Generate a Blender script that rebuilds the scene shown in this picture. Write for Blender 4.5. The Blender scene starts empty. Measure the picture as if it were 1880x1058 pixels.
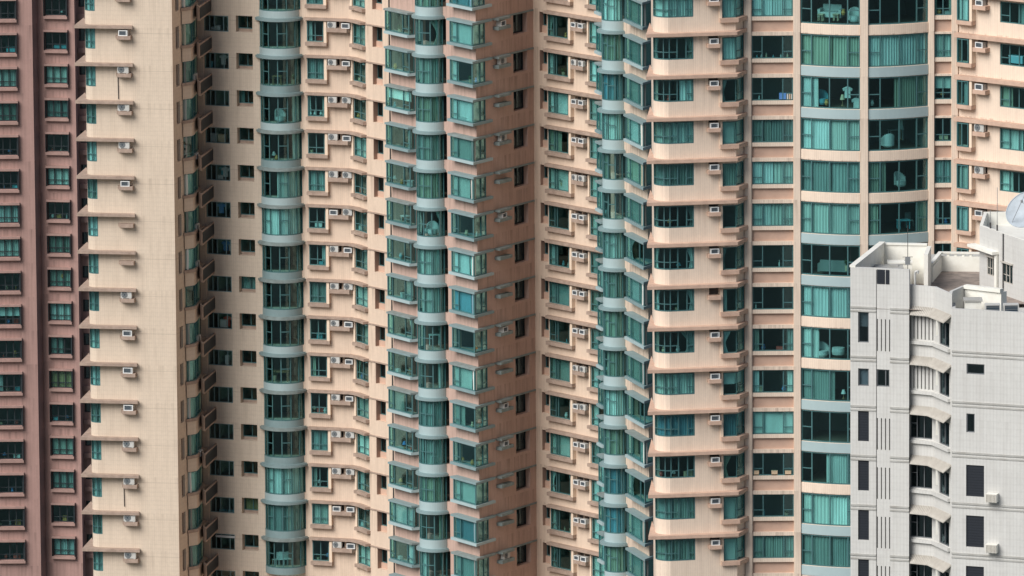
import bpy, bmesh, math, random
from mathutils import Vector, Matrix

RND = random.Random(11)
rad = math.radians
sc = bpy.context.scene
COL = sc.collection

# ------------------------------------------------------------------ camera
F = 17000.0                       # focal length in photo pixels (1880 wide)
PITCH, ROLL, CAMZ = rad(10.1), rad(-0.41), 200.0
CAM = Matrix.Translation((0, 0, CAMZ)) @ Matrix.Rotation(rad(90) - PITCH, 4, 'X') @ Matrix.Rotation(ROLL, 4, 'Z')
cd = bpy.data.cameras.new('camera'); cam = bpy.data.objects.new('camera', cd); COL.objects.link(cam)
cam.matrix_world = CAM
cd.sensor_width = 36.0; cd.lens = F / 1880 * 36.0; cd.clip_start = 1.0; cd.clip_end = 20000
sc.camera = cam
M3 = CAM.to_3x3()

def ray(px, py):
    return M3 @ Vector(((px - 940) / F, -(py - 529) / F, -1.0))
def at(px, py, Y):
    d = ray(px, py); t = Y / d.y
    return Vector((d.x * t, Y, CAMZ + d.z * t))

# ------------------------------------------------------------------ materials
def nodes(name):
    m = bpy.data.materials.new(name); m.use_nodes = True
    nt = m.node_tree; nt.nodes.clear()
    out = nt.nodes.new('ShaderNodeOutputMaterial')
    return m, nt, out
def mth(nt, op, a, b=None, c=None):
    n = nt.nodes.new('ShaderNodeMath'); n.operation = op
    for i, v in enumerate((a, b, c)):
        if v is None: continue
        if isinstance(v, (int, float)): n.inputs[i].default_value = v
        else: nt.links.new(v, n.inputs[i])
    return n.outputs[0]
def noise(nt, vec, scale, detail=3, rough=.55):
    n = nt.nodes.new('ShaderNodeTexNoise'); n.inputs['Scale'].default_value = scale
    n.inputs['Detail'].default_value = detail; n.inputs['Roughness'].default_value = rough
    nt.links.new(vec, n.inputs['Vector']); return n.outputs['Fac']
def ramp(nt, fac, lo, hi):
    n = nt.nodes.new('ShaderNodeMapRange'); n.inputs[1].default_value = lo; n.inputs[2].default_value = hi
    nt.links.new(fac, n.inputs[0]); return n.outputs[0]
def mixc(nt, fac, a, b):
    n = nt.nodes.new('ShaderNodeMix'); n.data_type = 'RGBA'
    if isinstance(fac, (int, float)): n.inputs['Factor'].default_value = fac
    else: nt.links.new(fac, n.inputs['Factor'])
    for k, v in (('A', a), ('B', b)):
        s = [i for i in n.inputs if i.name == k and i.type == 'RGBA'][0]
        if isinstance(v, tuple): s.default_value = (*v, 1)
        else: nt.links.new(v, s)
    return [o for o in n.outputs if o.type == 'RGBA'][0]
def mapping(nt, vec, scale):
    n = nt.nodes.new('ShaderNodeMapping'); n.inputs['Scale'].default_value = scale
    nt.links.new(vec, n.inputs['Vector']); return n.outputs[0]

def wallmat(name, col, dirt, rib=0.0, pitch=.15, mottle=.5, streak=.5, joint=0.0, h=2.8, rough=.75, fine=.15, zref=None, drip=.7, grid=0.0, gpitch=.3):
    """tiled / painted wall: blotches, rain streaks, fine vertical ribs and storey joints, in wall coordinates (UV in metres)"""
    m, nt, out = nodes(name)
    b = nt.nodes.new('ShaderNodeBsdfPrincipled'); b.inputs['Roughness'].default_value = rough
    geo = nt.nodes.new('ShaderNodeNewGeometry'); uv = nt.nodes.new('ShaderNodeUVMap')
    P, U = geo.outputs['Position'], uv.outputs[0]
    sep = nt.nodes.new('ShaderNodeSeparateXYZ'); nt.links.new(U, sep.inputs[0])
    u, v = sep.outputs[0], sep.outputs[1]
    big = ramp(nt, noise(nt, P, .35, 5, .6), .35, .75)
    st = ramp(nt, noise(nt, mapping(nt, U, (2.6, .22, 1)), 1.0, 5, .7), .47, .78)
    fn = ramp(nt, noise(nt, mapping(nt, P, (4.2, 4.2, 6)), 1.0, 3, .75), .35, .72)
    c = mixc(nt, mth(nt, 'MULTIPLY', big, mottle), col, tuple(x * .86 for x in col))
    c = mixc(nt, mth(nt, 'MULTIPLY', st, streak), c, dirt)
    c = mixc(nt, mth(nt, 'MULTIPLY', fn, fine), c, tuple(x * .72 for x in col))
    if zref is not None:                                  # drip marks that start under each storey's ledge
        q = mth(nt, 'DIVIDE', mth(nt, 'SUBTRACT', zref, v), h); t = mth(nt, 'FRACT', q); cb = nt.nodes.new('ShaderNodeCombineXYZ')
        nt.links.new(mth(nt, 'MULTIPLY', u, 3.4), cb.inputs[0]); nt.links.new(mth(nt, 'MULTIPLY', mth(nt, 'FLOOR', q), 7.31), cb.inputs[1]); nt.links.new(mth(nt, 'MULTIPLY', t, .5), cb.inputs[2])
        k = mth(nt, 'MULTIPLY', ramp(nt, noise(nt, cb.outputs[0], 1.0, 3, .6), .48, .72), mth(nt, 'POWER', mth(nt, 'SUBTRACT', 1.0, t), 1.8))
        c = mixc(nt, mth(nt, 'MULTIPLY', k, drip), c, tuple(x * .62 for x in dirt))
    if rib:
        w = mth(nt, 'SINE', mth(nt, 'MULTIPLY', u, 6.2832 / pitch))
        c = mixc(nt, mth(nt, 'MULTIPLY', ramp(nt, w, .1, 1.0), rib), c, tuple(x * .55 for x in dirt))
    if grid:
        w = mth(nt, 'SINE', mth(nt, 'MULTIPLY', v, 6.2832 / gpitch)); c = mixc(nt, mth(nt, 'MULTIPLY', ramp(nt, w, .45, 1.0), grid), c, tuple(x * .6 for x in dirt))
    if joint:
        fr = mth(nt, 'FRACT', mth(nt, 'DIVIDE', v, h))
        ln = mth(nt, 'LESS_THAN', mth(nt, 'ABSOLUTE', mth(nt, 'SUBTRACT', fr, .5)), .02 / h * 1.2)
        c = mixc(nt, mth(nt, 'MULTIPLY', ln, joint), c, tuple(x * .5 for x in dirt))
    nt.links.new(c, b.inputs['Base Color']); nt.links.new(b.outputs[0], out.inputs[0])
    return m

def plain(name, col, rough=.6, var=.25, scale=1.2, metal=0.0, dirt=None):
    m, nt, out = nodes(name)
    b = nt.nodes.new('ShaderNodeBsdfPrincipled'); b.inputs['Roughness'].default_value = rough; b.inputs['Metallic'].default_value = metal
    geo = nt.nodes.new('ShaderNodeNewGeometry')
    f = ramp(nt, noise(nt, geo.outputs['Position'], scale, 5, .65), .35, .75)
    c = mixc(nt, mth(nt, 'MULTIPLY', f, var), col, dirt or tuple(x * .5 for x in col))
    nt.links.new(c, b.inputs['Base Color']); nt.links.new(b.outputs[0], out.inputs[0])
    return m

def glassmat(name, tint, refl=.09):
    m, nt, out = nodes(name)
    oi = nt.nodes.new('ShaderNodeObjectInfo'); t = nt.nodes.new('ShaderNodeBsdfTransparent')
    nt.links.new(mixc(nt, oi.outputs['Random'], tuple(x * .94 for x in tint), tuple(min(1, x * 1.05) for x in tint)), t.inputs[0])
    g = nt.nodes.new('ShaderNodeBsdfGlossy'); g.inputs[0].default_value = (.75, .95, .95, 1); g.inputs['Roughness'].default_value = .03
    lw = nt.nodes.new('ShaderNodeLayerWeight'); lw.inputs[0].default_value = .25
    mx = nt.nodes.new('ShaderNodeMixShader')
    nt.links.new(mth(nt, 'ADD', mth(nt, 'MULTIPLY', lw.outputs['Fresnel'], .24), refl * .6), mx.inputs[0])
    nt.links.new(t.outputs[0], mx.inputs[1]); nt.links.new(g.outputs[0], mx.inputs[2]); nt.links.new(mx.outputs[0], out.inputs[0])
    return m

def cloth(name, col):
    m, nt, out = nodes(name)
    b = nt.nodes.new('ShaderNodeBsdfPrincipled'); b.inputs['Roughness'].default_value = .9
    geo = nt.nodes.new('ShaderNodeNewGeometry')
    f = noise(nt, mapping(nt, geo.outputs['Position'], (2.5, 2.5, .5)), 1.0, 3, .6)
    oi = nt.nodes.new('ShaderNodeObjectInfo'); c = mixc(nt, ramp(nt, f, .3, .8), col, tuple(x * .72 for x in col))
    wn = nt.nodes.new('ShaderNodeTexWhiteNoise'); wn.noise_dimensions = '1D'; nt.links.new(oi.outputs['Random'], wn.inputs['W'])
    hs = nt.nodes.new('ShaderNodeHueSaturation'); nt.links.new(c, hs.inputs['Color']); nt.links.new(mth(nt, 'ADD', .80, mth(nt, 'MULTIPLY', oi.outputs['Random'], .40)), hs.inputs['Value'])
    tn = mixc(nt, mth(nt, 'MULTIPLY', wn.outputs['Value'], .35), hs.outputs[0], (.42, .36, .24)); nt.links.new(tn, b.inputs['Base Color'])
    nt.links.new(b.outputs[0], out.inputs[0]); return m

M = {}
M['cream'] = wallmat('cream_tile', (.665, .55, .435), (.42, .33, .25), rib=.09, pitch=.16, mottle=.55, streak=.42, joint=.25, fine=.3, zref=at(200, 53, 672).z, drip=.35, grid=.07, gpitch=.33)
M['cream3'] = wallmat('peach_tile', (.78, .635, .51), (.52, .39, .305), rib=.13, fine=.25, pitch=.15, mottle=.5, streak=.42, zref=at(1235, 146, 601).z)
M['cream2'] = wallmat('cream_peach_tile', (.70, .55, .43), (.42, .31, .23), rib=.10, pitch=.16, mottle=.6, streak=.45, joint=0, fine=.3, zref=at(575, 38, 677).z, drip=.8)
M['salmon'] = wallmat('salmon_tile', (.53, .365, .30), (.31, .215, .175), rib=.09, pitch=.15, mottle=.6, streak=.5, fine=.3, zref=at(864, 84, 658).z)
M['mauve'] = wallmat('mauve_paint', (.43, .265, .23), (.26, .165, .145), rib=.10, pitch=.3, mottle=.7, streak=.5, fine=.3, zref=at(100, 97, 747).z)
M['white'] = wallmat('white_panel', (.60, .592, .565), (.39, .365, .335), rib=.12, pitch=.205, mottle=.5, streak=.32, fine=.25, h=2.95, zref=at(1580, 566, 536).z, drip=.22, grid=.06, gpitch=.41)
M['parapet'] = plain('white_render', (.80, .785, .72), .8, .35, 1.5, dirt=(.5, .45, .36))
M['teal'] = plain('grey_teal_paint', (.215, .305, .315), .5, .45, 1.3, dirt=(.15, .195, .195))
M['tealtop'] = plain('weathered_grey_paint', (.235, .295, .29), .6, .75, 2.2, dirt=(.13, .14, .13))
M['teal3'] = plain('pale_teal_paint', (.36, .46, .47), .5, .3, 1.0, dirt=(.26, .33, .33))
M['ledge'] = plain('brown_ledge_paint', (.40, .30, .24), .7, .75, 2.2, dirt=(.20, .14, .11))
M['peachledge'] = plain('peach_ledge_paint', (.57, .395, .30), .7, .6, 1.8, dirt=(.33, .21, .16))
M['mauveledge'] = plain('pink_sill_paint', (.40, .25, .215), .7, .6, 2.0, dirt=(.2, .14, .12))
M['sp'] = plain('recessed_panel_paint', (.55, .37, .28), .7, .4, 1.5, dirt=(.36, .23, .18))
M['sp2'] = plain('brown_reveal', (.30, .20, .155), .7, .4, 1.5)  # darker brown for the strip lining the left reveals of deep windows
M['jamb'] = plain('cream_jamb', (.78, .62, .48), .7, .2)
M['frame'] = plain('teal_frame', (.06, .15, .155), .4, .2)
M['greyframe'] = plain('grey_window_frame', (.13, .14, .15), .5, .2)
M['darkframe'] = plain('dark_frame', (.02, .03, .035), .4, .2)
M['glass'] = glassmat('teal_glass', (.72, .925, .925), .07)
M['clearglass'] = glassmat('clear_glass', (.90, .955, .95), .10)
M['kframe'] = plain('pale_teal_frame', (.16, .26, .27), .4, .3)
M['darkglass'] = glassmat('grey_glass', (.55, .62, .66), .12)
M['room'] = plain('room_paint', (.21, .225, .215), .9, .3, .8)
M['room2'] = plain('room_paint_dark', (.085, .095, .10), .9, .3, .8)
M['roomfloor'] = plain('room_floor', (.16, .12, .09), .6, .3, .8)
M['niche'] = plain('niche_shade', (.10, .085, .08), .9, .4)  # dark colour stands in for shade behind units and balconies
M['louvre'] = plain('dark_louvre', (.014, .02, .024), .5, .3)
M['acwhite'] = plain('ac_white', (.53, .53, .51), .5, .6, 1.6, dirt=(.36, .34, .30))
M['acframe'] = plain('ac_front_frame', (.74, .75, .74), .5, .3, 1.6)
M['acgrey'] = plain('ac_grille', (.03, .05, .07), .5, .2, 3)
M['acmid'] = plain('ac_fan_grey', (.22, .23, .23), .5, .2, 3)
M['roof'] = plain('roof_screed', (.33, .27, .23), .9, .9, 1.6, dirt=(.13, .11, .10))
M['corr'] = plain('corrugated_canopy', (.50, .47, .42), .7, .5, 2.5, dirt=(.30, .26, .22))
M['ground'] = plain('ground_cover', (.07, .085, .085), .95, .6, .01)
M['pipe'] = plain('dark_pipe', (.05, .045, .045), .6, .2)
M['steel'] = plain('steel', (.45, .46, .47), .35, .2, 3, metal=.6)
M['dish'] = plain('dish_white', (.44, .49, .53), .6, .6, 1.5)
M['roller'] = plain('navy_shutter', (.009, .013, .021), .6, .2, 2)
for k, c in dict(F=(.84, .85, .82), D=(.36, .40, .385), G=(.46, .46, .37), N=(.16, .34, .44), W=(.86, .88, .84), Y=(.60, .36, .16)).items():
    M['cloth' + k] = cloth('curtain_cloth_' + k.lower(), c)
CNAME = dict(F='pale', D='dim grey', G='olive green', N='deep blue', W='white', Y='yellow')
for k, c in dict(red=(.5, .07, .05), blue=(.08, .22, .5), yellow=(.52, .24, .06), wood=(.3, .17, .08), white=(.56, .57, .55), green=(.05, .12, .04), cyan=(.12, .36, .42), tan=(.55, .42, .28)).items():
    M['i_' + k] = plain('item_' + k, c, .6, .2, 3)

# ------------------------------------------------------------------ mesh helpers
class MB:
    def __init__(s): s.v, s.f, s.m, s.uv = [], [], [], []
    def face(s, pts, mat=0, uv=None):
        b = len(s.v); s.v.extend(Vector(p) for p in pts); s.f.append(tuple(range(b, b + len(pts)))); s.m.append(mat)
        s.uv.append(uv or [(p[0] + p[1] * .6, p[2]) for p in pts])
    def prism(s, poly, z0, z1, mat=0):
        n = len(poly)
        s.face([(p[0], p[1], z1) for p in poly], mat); s.face([(p[0], p[1], z0) for p in reversed(poly)], mat)
        for i in range(n):
            a, b = poly[i], poly[(i + 1) % n]
            s.face([(a[0], a[1], z0), (b[0], b[1], z0), (b[0], b[1], z1), (a[0], a[1], z1)], mat)
    def loft(s, outer, inner, z0, z1, mat=0, u0=0.0):
        """solid between two parallel plan polylines"""
        n = len(outer); u = u0
        V = lambda p, z: (p[0], p[1], z)
        for i in range(n - 1):
            a, b, c, d = outer[i], outer[i + 1], inner[i], inner[i + 1]
            L = (Vector(b[:2]) - Vector(a[:2])).length
            uvs = [(u, z0), (u + L, z0), (u + L, z1), (u, z1)]; u += L
            s.face([V(a, z0), V(b, z0), V(b, z1), V(a, z1)], mat, uvs)
            s.face([V(d, z0), V(c, z0), V(c, z1), V(d, z1)], mat, uvs)
            s.face([V(a, z1), V(b, z1), V(d, z1), V(c, z1)], mat)
            s.face([V(b, z0), V(a, z0), V(c, z0), V(d, z0)], mat)
        for a, c in ((inner[0], outer[0]), (outer[-1], inner[-1])):
            s.face([V(a, z0), V(c, z0), V(c, z1), V(a, z1)], mat)
    def box(s, c, sx, sy, sz, mat=0, rot=0.0):
        """axis box, c = centre of its base"""
        cs, sn = math.cos(rot), math.sin(rot)
        poly = [(c[0] + x * cs - y * sn, c[1] + x * sn + y * cs) for x, y in ((-sx / 2, -sy / 2), (sx / 2, -sy / 2), (sx / 2, sy / 2), (-sx / 2, sy / 2))]
        s.prism(poly, c[2], c[2] + sz, mat)
    def tube(s, a, b, r, mat=0, n=8, r2=None):
        a, b = Vector(a), Vector(b); d = (b - a).normalized(); r2 = r if r2 is None else r2
        x = d.orthogonal().normalized(); y = d.cross(x)
        A = [a + (x * math.cos(t) + y * math.sin(t)) * r for t in [i * 2 * math.pi / n for i in range(n)]]
        B = [b + (x * math.cos(t) + y * math.sin(t)) * r2 for t in [i * 2 * math.pi / n for i in range(n)]]
        for i in range(n):
            j = (i + 1) % n; s.face([A[i], A[j], B[j], B[i]], mat)
        s.face(list(reversed(A)), mat); s.face(B, mat)
    def lathe(s, c, prof, mat=0, n=16):
        c = Vector(c)
        for (r0, h0), (r1, h1) in zip(prof, prof[1:]):
            for i in range(n):
                t0, t1 = i * 2 * math.pi / n, (i + 1) * 2 * math.pi / n
                q = [c + Vector((r * math.cos(t), r * math.sin(t), h)) for r, t, h in ((r0, t0, h0), (r0, t1, h0), (r1, t1, h1), (r1, t0, h1))]
                if r0 < 1e-6: q = q[1:]
                elif r1 < 1e-6: q = q[:3]
                s.face(q, mat)
    def mesh(s, name, origin, mats, merge=True):
        o = Vector(origin); me = bpy.data.meshes.new(name)
        me.from_pydata([p - o for p in s.v], [], s.f)
        for m in mats: me.materials.append(M[m])
        me.polygons.foreach_set('material_index', s.m)
        l = me.uv_layers.new(name='UVMap'); i = 0; flat = []
        for u in s.uv:
            for a in u: flat += [a[0], a[1]]
        l.data.foreach_set('uv', flat)
        if merge:
            bm = bmesh.new(); bm.from_mesh(me); bmesh.ops.remove_doubles(bm, verts=bm.verts, dist=1e-4)
            bmesh.ops.recalc_face_normals(bm, faces=bm.faces); bm.to_mesh(me); bm.free()
        me.update(); return me

class Path:
    """plan polyline running left to right as seen from the camera; outward normal towards the camera side"""
    def __init__(s, pts):
        s.p = [Vector((q[0], q[1])) for q in pts]; s.c = [0.0]
        for a, b in zip(s.p, s.p[1:]): s.c.append(s.c[-1] + (b - a).length)
        s.L = s.c[-1]; s.holes = []
    def seg(s, x):
        for i in range(len(s.p) - 2):
            if x < s.c[i + 1]: return i
        return len(s.p) - 2
    def tan(s, i): return (s.p[i + 1] - s.p[i]).normalized()
    def ang(s, x): t = s.tan(s.seg(x)); return math.atan2(t.y, t.x)
    @staticmethod
    def nrm(t): return Vector((t.y, -t.x))
    def pt(s, x, off=0.0):
        i = s.seg(x); t = s.tan(i); return s.p[i] + t * (x - s.c[i]) + s.nrm(t) * off
    def hit(s, px, py, off=0.0):
        d = ray(px, py); best = None; D = Vector((d.x, d.y)).normalized(); hl = math.hypot(d.x, d.y)
        P = s.off(s.p, off) if off else s.p
        for i in range(len(P) - 1):
            a, e = P[i], P[i + 1] - P[i]; den = D.x * e.y - D.y * e.x
            if abs(den) < 1e-9: continue
            t = (a.x * e.y - a.y * e.x) / den; k = (a.x * D.y - a.y * D.x) / den
            if -1e-6 <= k <= 1 + 1e-6 and t > 0 and (best is None or t < best[0]):
                best = (t, s.c[i] + k * (s.c[i + 1] - s.c[i]), CAMZ + d.z / hl * t)
        if best is None: raise ValueError(f'no hit {px},{py}')
        return best[1], best[2]
    def S(s, px, py=60): return s.hit(px, py)[0]
    def Z(s, px, py, off=0.0): return s.hit(px, py, off)[1]
    @staticmethod
    def off(P, d):
        out = []
        for i in range(len(P)):
            ts = []
            if i: ts.append((P[i] - P[i - 1]).normalized())
            if i < len(P) - 1: ts.append((P[i + 1] - P[i]).normalized())
            n = sum((Path.nrm(t) for t in ts), Vector((0, 0))).normalized()
            out.append(P[i] + n * d / max(.35, n.dot(Path.nrm(ts[0]))))
        return out
    def sub(s, a, b, off=0.0):
        P = [s.pt(a)] + [s.p[i] for i in range(len(s.p)) if a + 1e-4 < s.c[i] < b - 1e-4]
        i = s.seg(b - 1e-6); P.append(s.p[i] + s.tan(i) * (b - s.c[i]))
        return s.off(P, off) if off else P
    def strip(s, mb, a, b, o0, o1, z0, z1, mat=0):
        P = s.sub(a, b); mb.loft(s.off(P, o1), s.off(P, o0), z0, z1, mat, a)

def circle_path(c, R, a0, a1, n=22):
    return Path([(c[0] + R * math.cos(rad(a0 + (a1 - a0) * i / n)), c[1] + R * math.sin(rad(a0 + (a1 - a0) * i / n))) for i in range(n + 1)])

def PW(pts, py=60):
    return Path([(at(p[0], py, p[1]).x, p[1]) for p in pts])

# ------------------------------------------------------------------ object helpers
def obj(name, me, parent=None, loc=(0, 0, 0), rotz=0.0):
    o = bpy.data.objects.new(name, me); COL.objects.link(o)
    if parent is not None: o.parent = parent
    o.location = loc; o.rotation_euler = (0, 0, rotz); return o
def tag(o, label, cat, group=None, kind=None):
    if label and len(label.split()) > 16: print('LONG', label)
    if label: o['label'] = label
    if cat: o['category'] = cat
    if group: o['group'] = group
    if kind: o['kind'] = kind
    return o
def thing(name, label, cat, loc, rotz=0.0, group=None):
    return tag(obj(name, None, None, loc, rotz), label, cat, group)

ORD = 'topmost second third fourth fifth sixth seventh eighth ninth tenth eleventh twelfth thirteenth fourteenth fifteenth sixteenth seventeenth'.split()
def nth(i): return ORD[i] if i == 0 else ORD[i]

class Bld:
    def __init__(s, name, label, base, wallmats, ztop):
        s.base = Vector((base[0], base[1], 0)); s.root = thing(name, label, 'apartment building', s.base); s.ztop = ztop
        s.rooms = MB(); s.name = name
    def part(s, name, mb, mats, origin=None, label=None):
        o = Vector(origin) if origin is not None else s.base
        ob = obj(name, mb.mesh(name, o, mats), s.root, o - s.base)
        if label: ob['label'] = label
        return ob
    def put(s, name, me, loc): return obj(name, me, s.root, Vector(loc) - s.base)

def wall(mb, path, z0, z1, mat=0, backmat=1):
    ss = sorted(set([round(c, 4) for c in path.c] + [round(h[i], 4) for h in path.holes for i in (0, 1)]))
    zs = sorted(set([round(z0, 4), round(z1, 4)] + [round(h[i], 4) for h in path.holes for i in (2, 3)]))
    P = {}
    def pt(x):
        if x not in P: P[x] = path.sub(0, x)[-1] if x > 1e-5 else path.p[0]
        return P[x]
    for a, b in zip(ss, ss[1:]):
        if b - a < 1e-4: continue
        m = (a + b) / 2; hs = [h for h in path.holes if h[0] < m < h[1]]; A, B = pt(a), pt(b)
        run = None
        for c, d in zip(zs, zs[1:]):
            zm = (c + d) / 2; inside = any(h[2] < zm < h[3] for h in hs)
            if not inside:
                run = [run[0], d] if run else [c, d]
            if (inside or d == zs[-1]) and run:
                c0, d0 = run; run = None
                mb.face([(A.x, A.y, c0), (B.x, B.y, c0), (B.x, B.y, d0), (A.x, A.y, d0)], mat(m) if callable(mat) else mat, [(a, c0), (b, c0), (b, d0), (a, d0)])
    for h in path.holes:
        o = path.sub(h[0], h[1]); i = path.off(o, -h[4]); a, b = h[2], h[3]
        for k in range(len(o) - 1):
            for z in (a, b): mb.face([(o[k].x, o[k].y, z), (o[k + 1].x, o[k + 1].y, z), (i[k + 1].x, i[k + 1].y, z), (i[k].x, i[k].y, z)], mat(h[0]) if callable(mat) else mat)
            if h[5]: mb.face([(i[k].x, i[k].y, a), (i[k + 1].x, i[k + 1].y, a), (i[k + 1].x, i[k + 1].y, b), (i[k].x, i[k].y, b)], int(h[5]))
        for k in (0, -1): mb.face([(o[k].x, o[k].y, a), (o[k].x, o[k].y, b), (i[k].x, i[k].y, b), (i[k].x, i[k].y, a)], mat(h[0]) if callable(mat) else mat)

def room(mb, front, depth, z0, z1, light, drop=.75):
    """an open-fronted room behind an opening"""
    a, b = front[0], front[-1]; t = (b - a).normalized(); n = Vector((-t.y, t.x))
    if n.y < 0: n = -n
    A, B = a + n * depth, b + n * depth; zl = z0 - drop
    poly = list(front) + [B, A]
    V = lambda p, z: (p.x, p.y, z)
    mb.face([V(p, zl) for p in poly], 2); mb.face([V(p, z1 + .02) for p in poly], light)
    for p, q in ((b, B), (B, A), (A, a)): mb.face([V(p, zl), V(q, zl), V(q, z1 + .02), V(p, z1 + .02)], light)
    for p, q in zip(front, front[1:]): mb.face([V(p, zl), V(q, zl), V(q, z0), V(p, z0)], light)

CLUT = []
def curtain(path, a, b, z0, z1, off, key, label, group, taper=0, flat=False, top=None):
    """one hanging curtain (pleated) or roller blind (flat) as a thing of its own; taper: +1 tied to its right end, -1 to its left"""
    mb = MB(); L = b - a; n = max(4, int(L / (.045 if not flat else .25))); rows = 7 if taper else (1 if flat else 3)
    ph = RND.uniform(0, 6); pit = RND.uniform(.15, .24); amp = 0 if flat else RND.uniform(.035, .06)
    grid = []
    for r in range(rows + 1):
        f = r / rows; z = z1 - (z1 - z0) * f; line = []
        w = 1.0
        if taper: w = 1 - .62 * math.sin(min(1, f / .62) * math.pi / 2) ** 1.6 if f < .62 else .38 + .3 * ((f - .62) / .38)
        for i in range(n + 1):
            k = i / n; s0 = a + L * k if not taper else (a + L * k * w if taper < 0 else b - L * (1 - k) * w)
            wob = amp * math.sin(6.283 * (L * k) / pit + ph + 1.3 * math.sin(3 * L * k + ph)) + (.012 * math.sin(5 * f + ph + 4 * k) if not flat else 0)
            p = path.sub(0, s0)[-1] if s0 > 1e-4 else path.p[0]
            t = path.tan(path.seg(s0)); q = p + Path.nrm(t) * (off - .07 + wob); line.append(Vector((q.x, q.y, z)))
        grid.append(line)
    for r in range(rows):
        for i in range(n): mb.face([grid[r + 1][i], grid[r + 1][i + 1], grid[r][i + 1], grid[r][i]])
    o = grid[rows][n // 2].copy()
    me = mb.mesh('curtain', o, ['cloth' + key])
    for p in me.polygons: p.use_smooth = not flat
    tag(obj('roller_blind' if flat else 'curtain', me, None, o), label, 'blind' if flat else 'curtain', group)

def dress(path, a, b, z0, z1, off, st, where, group):
    """hang what the state letter says behind one window; where ends the label"""
    L = b - a
    if st in 'FDGNY':
        if L > 2.4 and st != 'Y':
            m = a + L * RND.uniform(.46, .54)
            curtain(path, a + .03, m, z0, z1, off, st, f'{CNAME[st]} drawn curtain, left half, {where}', group)
            curtain(path, m + .02, b - .03, z0, z1, off - .03, st, f'{CNAME[st]} drawn curtain, right half, {where}', group)
        else: curtain(path, a + .03, b - .03, z0, z1, off, st, f'{CNAME[st]} curtain drawn across {where}', group)
    elif st == 'W': curtain(path, a + .03, b - .03, z0 + .02, z1, off, 'W', f'white roller blind pulled down in {where}', group, flat=True)
    elif st == 'w': curtain(path, a + .03, b - .03, z0 + (z1 - z0) * .45, z1, off, 'W', f'white roller blind half down in {where}', group, flat=True)
    elif st in 'lrLRbt':
        kw = 'gathered' if st in 'lrb' else 'drawn'
        col = RND.choice('FFFDG')
        wd = dict(l=.3, r=.3, L=.58, R=.58, b=.17, t=.2)[st]
        tp = 1 if st == 't' or (st in 'lrb' and RND.random() < .35) else 0
        if st in 'lLbt': curtain(path, a + .03, a + L * wd - .02, z0, z1, off, col, f'{CNAME[col]} {"tied" if tp else kw} curtain at left of {where}', group, taper=-tp)
        if st in 'rRbt': curtain(path, b - L * wd + .02, b - .03, z0, z1, off, col, f'{CNAME[col]} {"tied" if tp else kw} curtain at right of {where}', group, taper=tp)

def winset(b, nm, path, s0, s1, z0, z1, h, ks, inset=.12, rv=.3, div=(), trans=(), fw=.07, hole=True, extras=(), states=None, where='', group='',
           roomd=2.6, cs=None, glass='glass', frame='frame', lift=0.0, drop=.75, clut=None):
    """a column of like windows, one part per storey with its pane and trim as sub-parts; z0..z1 at k = 0, storey k is k*h lower"""
    O = Vector((*path.pt((s0 + s1) / 2), z0)); fr = MB(); g0 = z0 + lift
    e0, e1 = -inset - .035, -inset + .045
    path.strip(fr, s0, s1, e0, e1, g0, g0 + fw); path.strip(fr, s0, s1, e0, e1, z1 - fw, z1)
    dv = [s0 + (s1 - s0) * d for d in div]; ed = [s0] + dv + [s1]
    for i, x in enumerate(ed):
        a, c = (x, x + fw) if i == 0 else ((x - fw, x) if i == len(ed) - 1 else (x - fw / 2, x + fw / 2))
        path.strip(fr, a, c, e0 + .006, e1 + .008, g0 + fw, z1 - fw)
    for i, f in trans:
        z = g0 + (z1 - g0) * f; path.strip(fr, ed[i] + .01, ed[i + 1] - .01, e0 + .012, e1 - .006, z - fw * .4, z + fw * .4)
    me = fr.mesh(nm, O, [frame]); pn = MB(); path.strip(pn, s0 + .02, s1 - .02, -inset - .006, -inset + .006, g0 + .02, z1 - .02)
    pm = pn.mesh('pane', O, [glass]); ex = [(n, [m.mesh(n, O, [q]) for q in mt]) for n, m, mt in extras]
    ca, cb = cs or (s0, s1)
    for j, k in enumerate(ks):
        dz = -k * h; ob = b.put(nm, me, O + Vector((0, 0, dz))); obj('pane', pm, ob)
        for n, m in ex: obj(n, m[0] if len(m) == 1 else RND.choice(m), ob)
        if hole is True: path.holes.append((s0, s1, z0 + dz, z1 + dz, rv, False)); hp = path.sub(s0, s1, -rv)
        elif hole: hole[0].holes.append((hole[1], hole[2], z0 + dz, z1 + dz, rv, False)); hp = hole[0].sub(hole[1], hole[2], -rv)
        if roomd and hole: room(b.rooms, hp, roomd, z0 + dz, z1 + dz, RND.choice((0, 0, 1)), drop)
        if clut and states and j < len(states) and states[j] in 'olrbw' and j not in clut: CLUT.append((path, ca, cb, -inset - .2, g0 + dz + .02, j, where, group))
        if states and j < len(states) and states[j] != 'o':
            dress(path, ca, cb, g0 + .02 + dz, z1 - .03 + dz, -inset - .09, states[j], f'{nth(j)} {where}', group)
    return O

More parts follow.
